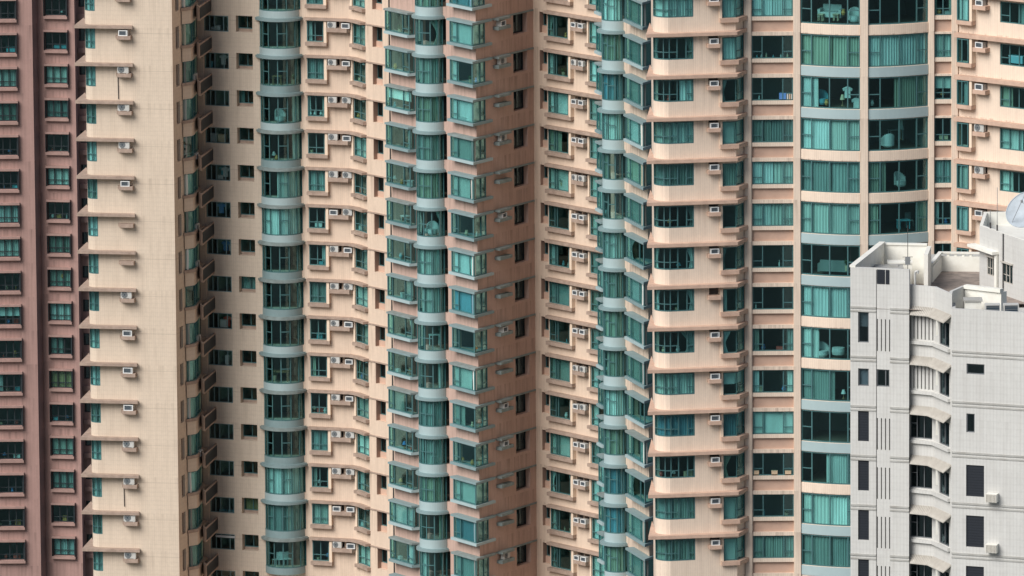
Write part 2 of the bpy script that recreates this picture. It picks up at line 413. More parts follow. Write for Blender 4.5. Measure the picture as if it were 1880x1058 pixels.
# ------------------------------------------------------------------ air conditioners
def ac_meshes():
    r = {}
    m = MB(); m.box((0, .25, 0), .70, .5, .42)                       # through-wall unit
    for x, z, w, hh in ((-.315, 0, .07, .42), (.315, 0, .07, .42), (0, .365, .56, .055), (0, 0, .56, .055)): m.box((x, -.02, z), w, .04, hh)
    m.box((.22, -.012, .055), .02, .02, .31)
    m.m[6:] = [1] * len(m.m[6:])
    r['win'] = m.mesh('casing', (0, 0, 0), ['acwhite', 'acframe'])
    g = MB(); g.box((0, -.004, .055), .56, .006, .31)
    for i in range(5): g.box((-.02, -.012, .09 + i * .06), .44, .012, .010, 1)
    r['wing'] = g.mesh('grille', (0, 0, 0), ['acgrey', 'acmid'])
    m = MB(); m.box((0, .16, .04), .84, .32, .54); m.box((-.3, .16, 0), .1, .3, .04); m.box((.3, .16, 0), .1, .3, .04)
    m.box((.3, -.003, .1), .2, .006, .42)
    r['split'] = m.mesh('casing', (0, 0, 0), ['acwhite'])
    g = MB(); n = 20; c = (-.13, .31)
    for R0, R1, y, mt in ((.205, .235, -.018, 1), (.0, .205, -.006, 0), (.0, .06, -.02, 1), (.12, .135, -.014, 1)):
        for i in range(n):
            t0, t1 = i * 2 * math.pi / n, (i + 1) * 2 * math.pi / n
            q = [(c[0] + R * math.cos(t), y, c[1] + R * math.sin(t)) for R, t in ((R0, t0), (R1, t0), (R1, t1), (R0, t1))]
            g.face(q if R0 > 0 else q[1:], mt)
    for i in range(6):
        t = i * math.pi / 3; g.tube((c[0] + .05 * math.cos(t), -.014, c[1] + .05 * math.sin(t)), (c[0] + .2 * math.cos(t), -.014, c[1] + .2 * math.sin(t)), .008, 1, 4)
    r['splitg'] = g.mesh('fan_grille', (0, 0, 0), ['acmid', 'acgrey'])
    return r
ACM = ac_meshes()
def ac(kind, p, ang, z, label, group, sc_=1.0):
    sc_ *= RND.uniform(.93, 1.05)
    t = thing('air_conditioner', label, 'air conditioner', (p.x, p.y, z), ang + RND.uniform(-.05, .05), group)
    obj('casing', ACM[kind], t).scale = (sc_,) * 3
    obj('fan_grille' if kind == 'split' else 'grille', ACM[kind + 'g'], t).scale = (sc_,) * 3
    return t
ACW = {'win': 'boxy window air conditioner', 'split': 'white fan air conditioner'}

def ledge_set(b, nm, mb, mats, O, h, ks):
    me = mb.mesh(nm, O, mats)
    for k in ks: b.put(nm, me, Vector(O) - Vector((0, 0, k * h)))

# ================================================================== ground and light
g = MB(); g.face([(-6000, -3000, 0), (6000, -3000, 0), (6000, 9000, 0), (-6000, 9000, 0)])
tag(obj('ground', g.mesh('ground', (0, 0, 0), ['ground'])), None, None, None, 'structure')

# ================================================================== CREAM TOWER (zigzag plan)
H = 2.8
T1 = Bld('apartment_tower', 'tall cream apartment tower with zigzag walls, round grey bays and brown ledges', at(560, 529, 690), None, 0)
def xat(px, Y, py=60): return at(px, py, Y).x
xl = xat(156, 673.6); rc = .7
P1 = Path([(xl + .5, 684)] + [(xl + rc + rc * math.cos(rad(a)), 673.0 + rc + rc * math.sin(rad(a))) for a in range(180, 271, 15)] +
          [(xat(p, y), y) for p, y in ((316, 672.0), (373, 679.5), (478, 677.9), (555, 677.6), (640, 676.6), (655, 676.0), (664, 675.3), (672, 674.6), (717, 672.4))])
P2 = PW([(717.2, 672.6), (717, 666.5), (873.4, 657.5), (979, 663.7)])
P3 = PW([(979, 663.7), (1125, 657.2)])
cornerS = P1.c[1]
# --- end wall: curved corner windows, ledges, air conditioners
KW = range(-1, 15)
z1, z0 = P1.Z(170, 52), P1.Z(170, 89.7); sR = P1.S(174.6)
winset(T1, 'corner_window', P1, cornerS + .1, sR, z0, z1, H, KW, inset=.06, div=(.66,), trans=((0, .36), (1, .36)), states='FFFDFDFFDFFDFFDF',
       where='curved corner window of the blank cream wall', group='curtains at the curved corner of the cream end wall')
zb = P1.Z(200, 52.6, .5); tip = at(135.6, 49, 672.6); q = lambda px, Y: (xat(px, Y), Y)
ml = MB(); ml.prism([(tip.x, 672.6), q(243, 671.95), q(243, 672.6), (xl + .5, 673.1), (xl + .15, 673.6), q(154.5, 676.6)], zb, zb + .20)
ledge_set(T1, 'sunshade', ml, ['ledge'], (tip.x, 672.6, zb), H, KW)
za, zs = P1.Z(228, 73, .5), P1.Z(228, 66.5, .55); s0, s1 = P1.S(212), P1.S(242)
ml = MB(); A, B_ = P1.pt(s0), P1.pt(s1)
ml.prism([tuple(P1.pt(s0, -.02)), tuple(P1.pt(s0 + .28, .55)), tuple(P1.pt(s1, .55)), tuple(P1.pt(s1, -.02))], za, zs)
ledge_set(T1, 'air_conditioner_shelf', ml, ['ledge'], (A.x, A.y, za), H, KW)
kinds = ['win', 'win', 'split', 'split', 'split', 'win', None, 'win', 'split', 'win', 'win', 'win', 'split', 'split', 'win', 'win']
kinds = ['win', 'win', 'split', 'split', 'split', 'win', None, None, 'split', 'win', 'win', 'win', 'split', 'split', 'split', 'split']
for j, k in enumerate(KW):
    kd = kinds[j]
    if not kd: continue
    s = P1.S(228 if kd == 'win' else 227); p = P1.pt(s, .46)
    ac(kd, p, P1.ang(s), zs - k * H, f'{ACW[kd]} on {nth(j)} brown shelf of blank cream end wall', 'air conditioners on the cream end wall', 1.02)
pm = MB(); s = P1.S(215.5)
for k, L in ((1, 2.0), (12, 1.7)):
    p = P1.pt(s, .05); pm.tube((p.x, p.y, za - k * H), (p.x + .02, p.y, za - k * H - L * .85), .03)
T1.part('pipe_or_dark_line', pm, ['pipe'])
# --- shaded side wall: slit windows, three-sided bays, utility balconies
z1, z0 = P1.Z(323, 50), P1.Z(323, 91)
winset(T1, 'slit_window', P1, P1.S(322.5), P1.S(328.5), z0, z1, H, range(-1, 15), inset=.22, rv=.3, fw=.05, glass='darkglass', frame='ledge')
PS = PW([(334.3, 674.9), (335.2, 674.2), (349, 674.7), (352.5, 675.2), (359.6, 677.3), (360.4, 678.2)])
z1, z0 = PS.Z(342, 43.6), PS.Z(342, 82.6)
sl = MB(); PS.strip(sl, 0, PS.L, -.02, .14, z0 - .22, z0); hd = MB(); PS.strip(hd, 0, PS.L, -.06, .06, z0 - H + (z1 - z0), z0 - .22)
winset(T1, 'bay_window', PS, .35, PS.L - .35, z0, z1, H, range(-1, 15), inset=.03, div=(.36, .58), trans=((1, .25),), hole=(P1, P1.S(335), P1.S(358)),
       extras=[('sill', sl, ['ledge']), ('spandrel', hd, ['cream'])], states='FLDDtLDFrDWFDFLDF', where='bay window down the shaded side wall', group='curtains in the shaded side bays')
PB = PW([(360.3, 678.4), (360.6, 675.7), (366.2, 675.0), (390.2, 679.6)])
zt, zb = PB.Z(366.1, 81.6), PB.Z(366.1, 107.5)
bk = MB(); PB.strip(bk, 0, PB.L, -.14, 0, zb, zt); bk.prism([tuple(x) for x in PB.off(PB.p, -.1)], zb + .02, zb + .16)
a0, a1 = PB.c[2] + .16, PB.L - .4; lv = MB(); PB.strip(lv, a0, a1, -.02, .02, zb + .14, zt - .1, 0)
for k in range(-1, 16): P1.holes.append((P1.S(359.6), P1.S(372.4), zt - k * H - .35, zb - (k - 1) * H - .05, .45, 1))  # dark-backed recess added to imitate the shade between balcony boxes
for i in range(9):
    z = zb + .17 + i * (zt - zb - .3) / 9; PB.strip(lv, a0 + .04, a1 - .04, .02, .035, z, z + .03, 0)
O = Vector((*PB.pt(0), zb)); bme, lme = bk.mesh('utility_balcony', O, ['ledge']), lv.mesh('louvre', O, ['louvre', 'frame'])
for k in range(-1, 15): obj('louvre', lme, T1.put('utility_balcony', bme, O - Vector((0, 0, k * H))))
for i, (k, kd) in enumerate(((1, 'split'), (3, 'win'), (5, 'split'), (6, 'split'), (8, 'split'), (11, 'win'))):
    p = PB.pt(PB.c[2] + 1.0, -.5)
    ac(kd, p, PB.ang(PB.c[2] + 1), zb + .17 - k * H + (.75 if kd == 'split' else .6), f'{ACW[kd]} on {nth(k + 1)} small utility balcony of shaded side wall', 'air conditioners on the utility balconies')
# --- back wall: kitchen windows and small deep windows
z1, z0 = P1.Z(400, 28.8), P1.Z(400, 57.8); KB = range(0, 15)
winset(T1, 'kitchen_window', P1, P1.S(375), P1.S(419.4), z0, z1, H, range(0, 16), inset=.06, rv=.25, div=(.22, .42, .8), fw=.05, roomd=1.6, glass='clearglass', frame='kframe')
KIT = (P1.S(378), P1.S(419), z0, z1)
z1, z0 = P1.Z(445, 29.3), P1.Z(445, 59.2)
lg = MB(); P1.strip(lg, P1.S(433.3), P1.S(463.4), -.7, -.45, z0, z0 + .2)
winset(T1, 'small_window', P1, P1.S(433.2), P1.S(463.5), z0, z1, H, range(0, 16), inset=.55, rv=.7, div=(.55,), fw=.06, lift=.2, extras=[('sill', lg, ['ledge'])],
       states='oolooooDoooooYoo', where='small deep window left of wide round bay', group='curtains in the small back windows')
# --- wide round bay
def bow(b, path, pxc, ytop, ybot, h, ks, lip, thick, divs, trans, states, where, group, hole=None, pmat='teal', smat='tealtop', nm='bow_window'):
    sp = Path(path.off(path.p, lip)); zsb = sp.Z(pxc, ytop); z0 = path.Z(pxc, ybot)
    sl = MB(); a = path.off(path.p, lip); i_ = path.off(path.p, -.3); sl.loft(a, i_, zsb, zsb + thick)
    sl.loft(path.off(path.p, lip - .1), i_, zsb + thick + .002, zsb + thick + .06)
    pa = MB(); pa.loft(path.off(path.p, .05), path.off(path.p, -.12), zsb - h + thick + .06, z0)
    winset(b, nm, path, .02, path.L - .02, z0, zsb, h, ks, inset=.0, div=divs, trans=trans, fw=.075, hole=hole, roomd=3.0, drop=.12,
           extras=[('slab', sl, [smat, smat, 'teal']), ('parapet', pa, [pmat, pmat, 'teal3'])], states=states, where=where, group=group)
c1 = at(514.7, 60, 678.35); B1 = circle_path((c1.x, 678.35), 1.55, 180, 360, 24)
W1 = (P1, P1.S(478.5), P1.S(552))
bow(T1, B1, 514.7, 40.8, 90, H, range(-1, 15), .34, .17, (.11, .2, .315, .46, .605, .755, .9), ((2, .52), (4, .55)), 'ooorrRForooooFDo',
    'storey of the wide round grey bay', 'curtains in the wide round bay', hole=W1)
# --- recess wall: windows with frames, double air conditioner shelves, wavy ledge
K1 = range(-1, 15)
def framed(b, path, pl, pr, pf, at_, yt, yb, ks, states, where, group, proud=.35, hood=None, clut=None, nm='framed_window', h=H, div=(.5,), tr=((0, .3), (1, .3)), lm='ledge'):
    z1, z0 = path.Z(at_, yt), path.Z(at_, yb); a, c, f = path.S(pl), path.S(pr), path.S(pf)
    sl = MB(); path.strip(sl, a - .05, f, -.02, proud, z0 - .27, z0 - .01); fn = MB(); path.strip(fn, f - .2, f - .002, -.02, proud - .02, z0 - .008, z1 + .02)
    winset(b, nm, path, a, c, z0, z1, h, ks, inset=.05, div=div, trans=tr, extras=[('sill', sl, [lm]), ('fin', fn, ['jamb'])], states=states, where=where, group=group, clut=clut)
    return z0, z1
framed(T1, P1, 563.3, 593.9, 601.6, 575, 38.3, 76.6, K1, 'DlDboDorDoloDlFo', 'framed window beside wide round bay', 'curtains beside the wide round bay', clut=(3, 4, 6, 7, 8))
ml = MB(); zb = P1.Z(575, 38, .45); P1.strip(ml, P1.S(560), P1.S(671.5), -.02, .45, zb, zb + .18)
P1.strip(ml, P1.S(671.6), P1.S(712), -.02, .06, zb, zb + .10)
ledge_set(T1, 'sunshade', ml, ['ledge'], (*P1.pt(P1.S(600)), zb), H, K1)
ml = MB(); za, zs = P1.Z(620, 59.8, .5), P1.Z(620, 52.5, .5); P1.strip(ml, P1.S(602.3), P1.S(645), -.02, .5, za, zs)
ledge_set(T1, 'air_conditioner_shelf', ml, ['ledge'], (*P1.pt(P1.S(620)), za), H, K1)
for px in (612, 637.5):
    for k in K1: s = P1.S(px); P1.holes.append((s - .46, s + .46, zs - k * H, zs - k * H + .5, .3, 1))  # dark-backed openings imitate the shadow around the units
pat = 'ww sw sw ss sw ss ws sw ss sw sw sw ss ss ww sw'.split()
for j, k in enumerate(K1):
    for ch, px, side in ((pat[j][0], 612, 'left'), (pat[j][1], 637.5, 'right')):
        kd = {'w': 'win', 's': 'split'}[ch]; s = P1.S(px); p = P1.pt(s, .42)
        ac(kd, p, P1.ang(s), zs - k * H, f'{ACW[kd]}, {side} of pair on {nth(j)} shelf beside wide round bay', 'paired air conditioners right of the wide round bay', .88 if kd == 'win' else .82)
z1, z0 = P1.Z(651, 41.7), P1.Z(651, 80)
sl = MB(); P1.strip(sl, P1.S(646), P1.S(671.3), -.02, .3, z0 - .26, z0 - .01); fn = MB(); P1.strip(fn, P1.S(645.2), P1.S(648.4), -.02, .12, z0, z1)
winset(T1, 'curved_window', P1, P1.S(648.7), P1.S(670.4), z0, z1, H, K1, inset=.05, div=(.5,), trans=((0, .33), (1, .33)), extras=[('sill', sl, ['ledge']), ('fin', fn, ['jamb'])],
       states='FDorFooRFRbDFloF', where='narrow window of the wavy wall', group='curtains in the wavy recess wall', clut=(3, 4))
z1, z0 = P1.Z(690, 48.2), P1.Z(690, 87.4)
lg = MB(); P1.strip(lg, P1.S(683.8), P1.S(701.8), -.6, -.34, z0, z0 + .42)
jb = MB(); P1.strip(jb, P1.S(683.5) + .004, P1.S(683.5) + .03, -.6, -.02, z0 + .01, z1 - .01)
winset(T1, 'deep_window', P1, P1.S(683.5), P1.S(702), z0, z1, H, K1, inset=.5, rv=.62, div=(.5,), fw=.06, lift=.42, extras=[('sill', lg, ['sp']), ('jamb', jb, ['sp2'])], glass='darkglass')
# --- projecting bay: left box window, narrow round bay, right corner box window
OFF = .45
sa, sb = P2.c[1] + .06, P2.S(761); K2 = range(0, 16)
def boxed(pts_off, wallp, s0, s1, z0, z1, lip, th, hth=.14):
    """sill and hood plates round a box window path"""
    o = Path.off(pts_off, lip); a, c = wallp.pt(s0 - lip, -.04), wallp.pt(s1 + lip, -.04)
    r = []
    for za, zc in ((z0 - th, z0 - .004), (z1 + .004, z1 + hth)):
        m = MB(); m.prism([tuple(a)] + [tuple(x) for x in o] + [tuple(c)], za, zc); r.append(m)
    return r
L_ = [P2.pt(sa, 0), P2.pt(sa, OFF), P2.pt(sb, OFF), P2.pt(sb, 0)]
PL = Path(L_); z1, z0 = PL.Z(711, 18.9), PL.Z(711, 56.2)
sl, hd = boxed([L_[1], L_[2]], P2, sa, sb, z0, z1, .2, .2)
d = PL.c
winset(T1, 'box_window', PL, .02, PL.L - .02, z0, z1, H, K2, inset=0, div=tuple((d[1] + f * (d[2] - d[1])) / PL.L for f in (.002, .2, .74, .998)), trans=((1, .28), (3, .28)),
       hole=(P2, sa, sb), extras=[('sill', sl, ['teal', 'teal3', 'teal3']), ('hood', hd, ['tealtop', 'teal', 'teal'])], states='oowbooortoLooWroo', cs=(d[1] + .05, d[2] - .05), where='left box window of the salmon bay', group='curtains in the left box windows', clut=(0, 2, 3, 5, 6))
cx = P2.pt(P2.S(797.5), .30); B2 = circle_path(cx, 1.1, 128, 322, 22)
# nudge so that the bay sits at its own place along the wall
bow(T1, B2, 792.5, 36.6, 84.4, H, range(-1, 15), .30, .16, (.30, .42, .56, .72, .88), ((2, .48), (3, .48)), 'GrRGDGtFRobDDGbL', 'storey of the narrow round bay', 'curtains in the narrow round bay', pmat='teal3', smat='teal',
    hole=(P2, P2.S(775), P2.S(819)))
d1, d2 = P2.tan(1), P2.tan(2); n1, n2 = P2.nrm(d1), P2.nrm(d2); V = P2.p[2]
def cross_off(o1, o2):
    a, b_ = V + n1 * o1, V + n2 * o2; den = d1.x * d2.y - d1.y * d2.x; w = b_ - a
    return a + d1 * ((w.x * d2.y - w.y * d2.x) / den)
sR0, sR1 = P2.S(836.5), P2.S(888.8)
R_ = [P2.pt(sR0, 0), P2.pt(sR0, OFF), cross_off(OFF, .04), P2.pt(sR1, .04)]
PR = Path(R_); z1, z0 = PR.Z(863.5, 45.2), PR.Z(863.5, 84.2)
hs, hh = MB(), MB()
sR2 = P2.S(899)
out = [P2.pt(sR0 - .25, -.04), P2.pt(sR0 - .25, OFF + .18), cross_off(OFF + .18, .22), P2.pt(sR2, .22), P2.pt(sR2, -.04)]
hs.prism([tuple(x) for x in out], z0 - .2, z0 - .004); hh.prism([tuple(x) for x in out], z1 + .004, z1 + .17)
bandm = MB(); P2.strip(bandm, sR2 + .01, P2.S(978.6), -.02, .05, z1 + .02, z1 + .15)
d = PR.c
winset(T1, 'box_window', PR, .02, PR.L - .02, z0, z1, H, range(-1, 15), inset=0, div=tuple(x / PR.L for x in (d[1] + .01, d[1] + .3 * (d[2] - d[1]), d[2] - .02, d[2] + .6 * (d[3] - d[2]))), trans=((1, .28), (4, .28)),
       hole=(P2, sR0, sR1), extras=[('sill', hs, ['teal', 'teal3']), ('hood', hh, ['tealtop', 'teal', 'teal']), ('string_course', bandm, ['tealtop'])], states='NWbWDFoFNoFloWND', cs=(d[1] + .04, d[3] - .06),
       where='right corner box window of the salmon bay', group='curtains in the right corner box windows', clut=(3,))
PR2 = PR
# --- shaded salmon side: shelf pairs and deep dark windows
s0, s1 = P2.S(905), P2.S(927.5); zu = P2.Z(925, 36.2, .5); zl = P2.Z(925, 54.2, .5)
ml = MB(); P2.strip(ml, s0, s1, -.02, .5, zu, zu + .16); P2.strip(ml, s0, s1, -.02, .5, zl, zl + .24)
K3 = range(-1, 15)
ledge_set(T1, 'air_conditioner_shelf', ml, ['tealtop'], (*P2.pt(s0), zl), H, K3)
for j, kd in enumerate([None, 'win', 'split', None, 'split', None, 'win', None, None, 'win', None, 'win', 'win', None, None, 'split']):
    if kd:
        s = P2.S(915.5); p = P2.pt(s, .4); ac(kd, p, P2.ang(s), zl + .24 - (j - 1) * H, f'{ACW[kd]} on {nth(j)} grey shelf pair of salmon side wall', 'air conditioners on the salmon side wall', .9)
z1, z0 = P2.Z(943, 26.8), P2.Z(943, 64.2)
winset(T1, 'recessed_window', P2, P2.S(942), P2.S(967.5), z0, z1, H, K3, inset=.42, rv=.5, div=(.5,), fw=.05, glass='darkglass', frame='darkframe', roomd=1.2)
# --- bright recess wall right of the salmon corner
z1, z0 = P3.Z(991, 21.6), P3.Z(991, 60)
lg = MB(); P3.strip(lg, P3.S(990.5), P3.S(1003.5), -.6, -.25, z0, z0 + .5)
jb = MB(); P3.strip(jb, P3.S(990.2) + .004, P3.S(990.2) + .03, -.58, -.02, z0 + .01, z1 - .01)
winset(T1, 'deep_window', P3, P3.S(990.2), P3.S(1004), z0, z1, H, range(-1, 15), inset=.45, rv=.6, fw=.06, lift=.5, extras=[('sill', lg, ['sp']), ('jamb', jb, ['sp2'])], glass='darkglass')
framed(T1, P3, 1005.6, 1042.4, 1053, 1007, 26.2, 66, range(-1, 15), 'olbFLFolDoDoWtbt', 'framed window right of the salmon corner', 'curtains right of the salmon corner', div=(.3, .42), tr=((0, .3),), clut=(0, 1, 2, 5, 6))
ml = MB(); zb = P3.Z(1006, 26, .45); P3.strip(ml, P3.S(1005.5), P3.S(1122), -.02, .45, zb, zb + .2)
ledge_set(T1, 'sunshade', ml, ['ledge'], (*P3.pt(1), zb), H, range(-1, 15))
ml = MB(); za, zs = P3.Z(1050, 56.6, .5), P3.Z(1050, 49.8, .5); P3.strip(ml, P3.S(1056), P3.S(1079), -.02, .5, za, zs)
ledge_set(T1, 'air_conditioner_shelf', ml, ['ledge'], (*P3.pt(2), za), H, range(-1, 15))
for px in (1060.5, 1073.5):
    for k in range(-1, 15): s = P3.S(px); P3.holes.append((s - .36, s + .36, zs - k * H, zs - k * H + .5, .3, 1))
pat = 'ww ww ss ww ww s_ ww ww ww ww ss ws ww ww ww ww'.split(); pat[5] = 'ss'
for j in range(16):
    for ch, px, side in ((pat[j][0], 1060.5, 'left'), (pat[j][1], 1073.5, 'right')):
        kd = {'w': 'win', 's': 'split'}[ch]; s = P3.S(px); p = P3.pt(s, .42)
        ac(kd, p, P3.ang(s), zs - (j - 1) * H, f'{ACW[kd]}, {side} of pair on {nth(j)} shelf beside salmon corner', 'paired air conditioners right of the salmon corner', .78 if kd == 'win' else .7)
z1, z0 = P3.Z(1082, 40), P3.Z(1082, 79)
sl = MB(); P3.strip(sl, P3.S(1079), P3.S(1118), -.02, .3, z0 - .25, z0 - .01); fn = MB(); P3.strip(fn, P3.S(1079.2), P3.S(1081.6), -.02, .1, z0, z1)
winset(T1, 'curved_window', P3, P3.S(1082), P3.S(1116), z0, z1, H, range(-1, 15), inset=.05, div=(.4,), trans=((0, .33), (1, .33)), extras=[('sill', sl, ['ledge']), ('fin', fn, ['jamb'])],
       states='FFFFLFFDDDFlDFFF', where='far window beside the turquoise middle bay', group='curtains beside the middle bay')
pm = MB(); p = at(714.6, 60, 671)
pm.tube((p.x, 671.2, 0), (p.x, 671.2, 128), .06); T1.part('pipe_or_dark_line', pm, ['pipe'])  # dark tube drawn for the shadow gap where the wall steps forward
# walls
ZT = 126.0
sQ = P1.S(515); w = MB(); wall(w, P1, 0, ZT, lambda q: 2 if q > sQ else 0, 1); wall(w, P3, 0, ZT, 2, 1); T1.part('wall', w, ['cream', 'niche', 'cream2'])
w = MB(); wall(w, P2, 0, ZT, 0, 1); T1.part('wall', w, ['salmon', 'niche'], label='salmon tiled projecting wall')
bp = [P1.p[0], Vector((P1.p[0].x, 700)), Vector((P3.p[-1].x, 700)), P3.p[-1]]
w = MB()
for a, c in zip(bp, bp[1:]): w.face([(a.x, a.y, 0), (c.x, c.y, 0), (c.x, c.y, ZT), (a.x, a.y, ZT)])
T1.part('rear_wall', w, ['cream'])
w = MB(); w.face([(p.x, p.y, ZT - .01) for p in P1.p + P2.p[1:] + P3.p[1:] + [bp[2], bp[1]]]); T1.part('roof', w, ['roof'])
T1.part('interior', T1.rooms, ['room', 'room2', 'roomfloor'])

# ================================================================== MIDDLE TOWER (turquoise bay)
T2 = Bld('apartment_tower', 'slim tower of turquoise glass bays squeezed between the cream tower and curved tower', at(1150, 529, 650), None, 0)
P4 = PW([(1108, 652), (1106.5, 642.5), (1188, 633.0), (1225, 635.5)]); K4 = range(-2, 13)
sa, sb = P4.c[1] + .06, P4.S(1117)
L_ = [P4.pt(sa, 0), P4.pt(sa, OFF), P4.pt(sb, OFF), P4.pt(sb, 0)]; PL = Path(L_)
cx = P4.pt(P4.S(1137.5), .30); B3 = circle_path(cx, .92, 118, 318, 22)
bz = Path(B3.off(B3.p, .38)).Z(1128.5, 136.6)
zw0 = B3.Z(1128.5, 185.2); z1 = bz
z0 = zw0 + .1
sl, hd = boxed([L_[1], L_[2]], P4, sa, sb, z0, z1, .2, .2); d = PL.c
winset(T2, 'box_window', PL, .02, PL.L - .02, z0, z1, H, K4, inset=0, div=tuple((d[1] + f * (d[2] - d[1])) / PL.L for f in (.002, .5, .998)), hole=(P4, sa, sb),
       extras=[('sill', sl, ['teal', 'teal3', 'teal3']), ('hood', hd, ['tealtop', 'teal', 'teal'])], states='DFDFDFDLDFDDFDF', cs=(d[1] + .05, d[2] - .05), where='left box window of the middle bay', group='curtains in the left middle boxes')
bow(T2, B3, 1128.5, 136.6, 185.2, H, K4, .38, .16, (.30, .42, .58, .74, .9), ((2, .62), (3, .55)), 'FGNFLlFDGRFGNNG', 'storey of the round middle bay', 'curtains in the round middle bay', pmat='teal3', smat='teal', hole=(P4, P4.S(1119), P4.S(1150)))
d1, d2 = P4.tan(1), P4.tan(2); n1, n2 = P4.nrm(d1), P4.nrm(d2); V = P4.p[2]
sR0, sR1 = P4.S(1161), P4.S(1210)
R_ = [P4.pt(sR0, 0), P4.pt(sR0, OFF), cross_off(OFF, .04), P4.pt(sR1, .04)]; PR = Path(R_)
z1, z0 = PR.Z(1176, 152.6), PR.Z(1176, 193.6)
out = [P4.pt(sR0 - .2, -.04), P4.pt(sR0 - .2, OFF + .18), cross_off(OFF + .18, .22), P4.pt(sR1 + .2, .22), P4.pt(sR1 + .2, -.04)]
hs, hh = MB(), MB(); hs.prism([tuple(x) for x in out], z0 - .2, z0 - .004); hh.prism([tuple(x) for x in out], z1 + .004, z1 + .17); d = PR.c
winset(T2, 'box_window', PR, .02, PR.L - .02, z0, z1, H, K4, inset=0, div=tuple(x / PR.L for x in (d[1] + .01, d[1] + .22 * (d[2] - d[1]), d[1] + .75 * (d[2] - d[1]), d[2] - .02, d[2] + .6 * (d[3] - d[2]))), trans=((1, .3),),
       hole=(P4, sR0, sR1), extras=[('sill', hs, ['teal', 'teal3']), ('hood', hh, ['tealtop', 'teal', 'teal'])], states='DDDFGDtFDDoRbDD', cs=(d[1] + .04, d[3] - .06), where='right box window of the middle bay', group='curtains in the right middle boxes')
w = MB(); wall(w, P4, 0, ZT, 0, 1); T2.part('wall', w, ['cream2', 'niche'])
bp = [P4.p[0], Vector((P4.p[0].x, 654)), Vector((P4.p[-1].x + 3, 654)), P4.p[-1]]; w = MB()
for a, c in zip(bp, bp[1:]): w.face([(a.x, a.y, 0), (c.x, c.y, 0), (c.x, c.y, ZT), (a.x, a.y, ZT)])
T2.part('rear_wall', w, ['salmon'])
w = MB(); w.face([(p.x, p.y, ZT - .01) for p in P4.p + [bp[2], bp[1]]]); T2.part('roof', w, ['roof'])
T2.part('interior', T2.rooms, ['room', 'room2', 'roomfloor'])

# ================================================================== CURVED TOWER (right)
T3 = Bld('apartment_tower', 'bright peach apartment tower with curved glass front and long ledges', at(1560, 529, 615), None, 0)
xl = xat(1199, 601.9, 150); rc = 1.0
def Q(px, Y): return (xat(px, Y, 150), Y)
def sag(px): return 603.0 - 1.25 * (1 - ((px - 1587) / 118.0) ** 2)
P5 = Path([(xl + .2, 612)] + [(xl + rc + rc * math.cos(rad(a)), 601.0 + rc + rc * math.sin(rad(a))) for a in range(180, 271, 15)] +
          [Q(1325, 601.7), Q(1351, 601.9), Q(1366, 603.0), Q(1469, 603.0)] + [Q(p, sag(p)) for p in range(1479, 1706, 9)] + [Q(1705, 603.0), Q(1759, 603.0), Q(1930, 598.2)])
sA = P5.c[1]; S5 = lambda px: P5.S(px, 150)
K5 = range(-2, 12)
z1, z0 = P5.Z(1235, 147), P5.Z(1235, 187.2)
winset(T3, 'corner_window', P5, sA + .2, S5(1273), z0, z1, H, K5, inset=.04, div=(.34, .47, .64, .84), trans=((0, .34), (1, .34), (2, .34), (4, .34)), states='FtrFDbbbrFNoDD',
       where='rounded corner window of the peach tower', group='curtains in the rounded corner windows', clut=(0,))
zb = P5.Z(1235, 146.4, .6); tp = at(1186.4, 145.4, 600.4)
ml = MB(); qs = lambda s, o: tuple(P5.pt(s, o))
ml.prism([(tp.x, 600.4), qs(S5(1325), .6), qs(S5(1350), .6), qs(S5(1365.8), .25), qs(S5(1365.8), -.03), qs(S5(1325), -.03), (xl + rc, 601.04), (xl + .06, 602.0), (xat(1193.5, 605.6, 150), 605.6)], zb, zb + .22)
ledge_set(T3, 'sunshade', ml, ['peachledge'], (tp.x, 600.4, zb), H, K5)
ml = MB(); za, zs = P5.Z(1308, 166, .5), P5.Z(1308, 158.8, .5); P5.strip(ml, S5(1297), S5(1320), -.02, .5, za, zs)
ledge_set(T3, 'air_conditioner_shelf', ml, ['peachledge'], (*P5.pt(S5(1308)), za), H, K5)
for k in K5: P5.holes.append((S5(1300.5), S5(1319), zs - k * H, zs - k * H + .46, .3, 2))
for j in range(14):
    s = S5(1309); p = P5.pt(s, .4)
    if j != 7: ac('win', p, P5.ang(s), zs - (j - 2) * H, f'boxy window air conditioner on {nth(j)} peach shelf beside rounded corner windows', 'air conditioners on the peach tower corner', .86)
z1, z0 = P5.Z(1335, 145.8), P5.Z(1335, 187.6)
sl = MB(); P5.strip(sl, S5(1321), S5(1365.5), -.02, .28, z0 - .28, z0 - .01); fn = MB(); P5.strip(fn, S5(1320.8), S5(1325.1), -.02, .14, z0, z1)
a, c = S5(1325.5), S5(1365)
winset(T3, 'angled_window', P5, a, c, z0, z1, H, K5, inset=.05, div=((S5(1351) - a) / (c - a),), trans=((1, .36),), extras=[('sill', sl, ['peachledge']), ('fin', fn, ['jamb'])],
       states='FFtWDobblwNlWW', where='angled window of the peach tower', group='curtains in the angled windows')
def banded(nm, pl, pr, at_, yt, yb, yp0, yp1, ks, div, tr, states, where, group):
    z1, z0 = P5.Z(at_, yt), P5.Z(at_, yb)
    winset(T3, nm, P5, S5(pl), S5(pr), z0, z1, H, ks, inset=.16, rv=.3, div=div, trans=tr, states=states, where=where, group=group, clut=(1, 2, 6, 7, 11) if nm == 'wide_window' else (3,))
    a, c = P5.Z(at_, yp1), P5.Z(at_, yp0)
    for k in ks: P5.holes.append((S5(pl), S5(pr), a - k * H, c - k * H, .2, 1))
banded('wide_window', 1380.3, 1456.2, 1400, 142.8, 185.2, 192.2, 213, K5, (.25, .75), ((0, .3), (2, .3)), 'FoodFFoobbWooD'.replace('d', 'D'), 'wide window left of the curved glass', 'curtains in the wide windows')
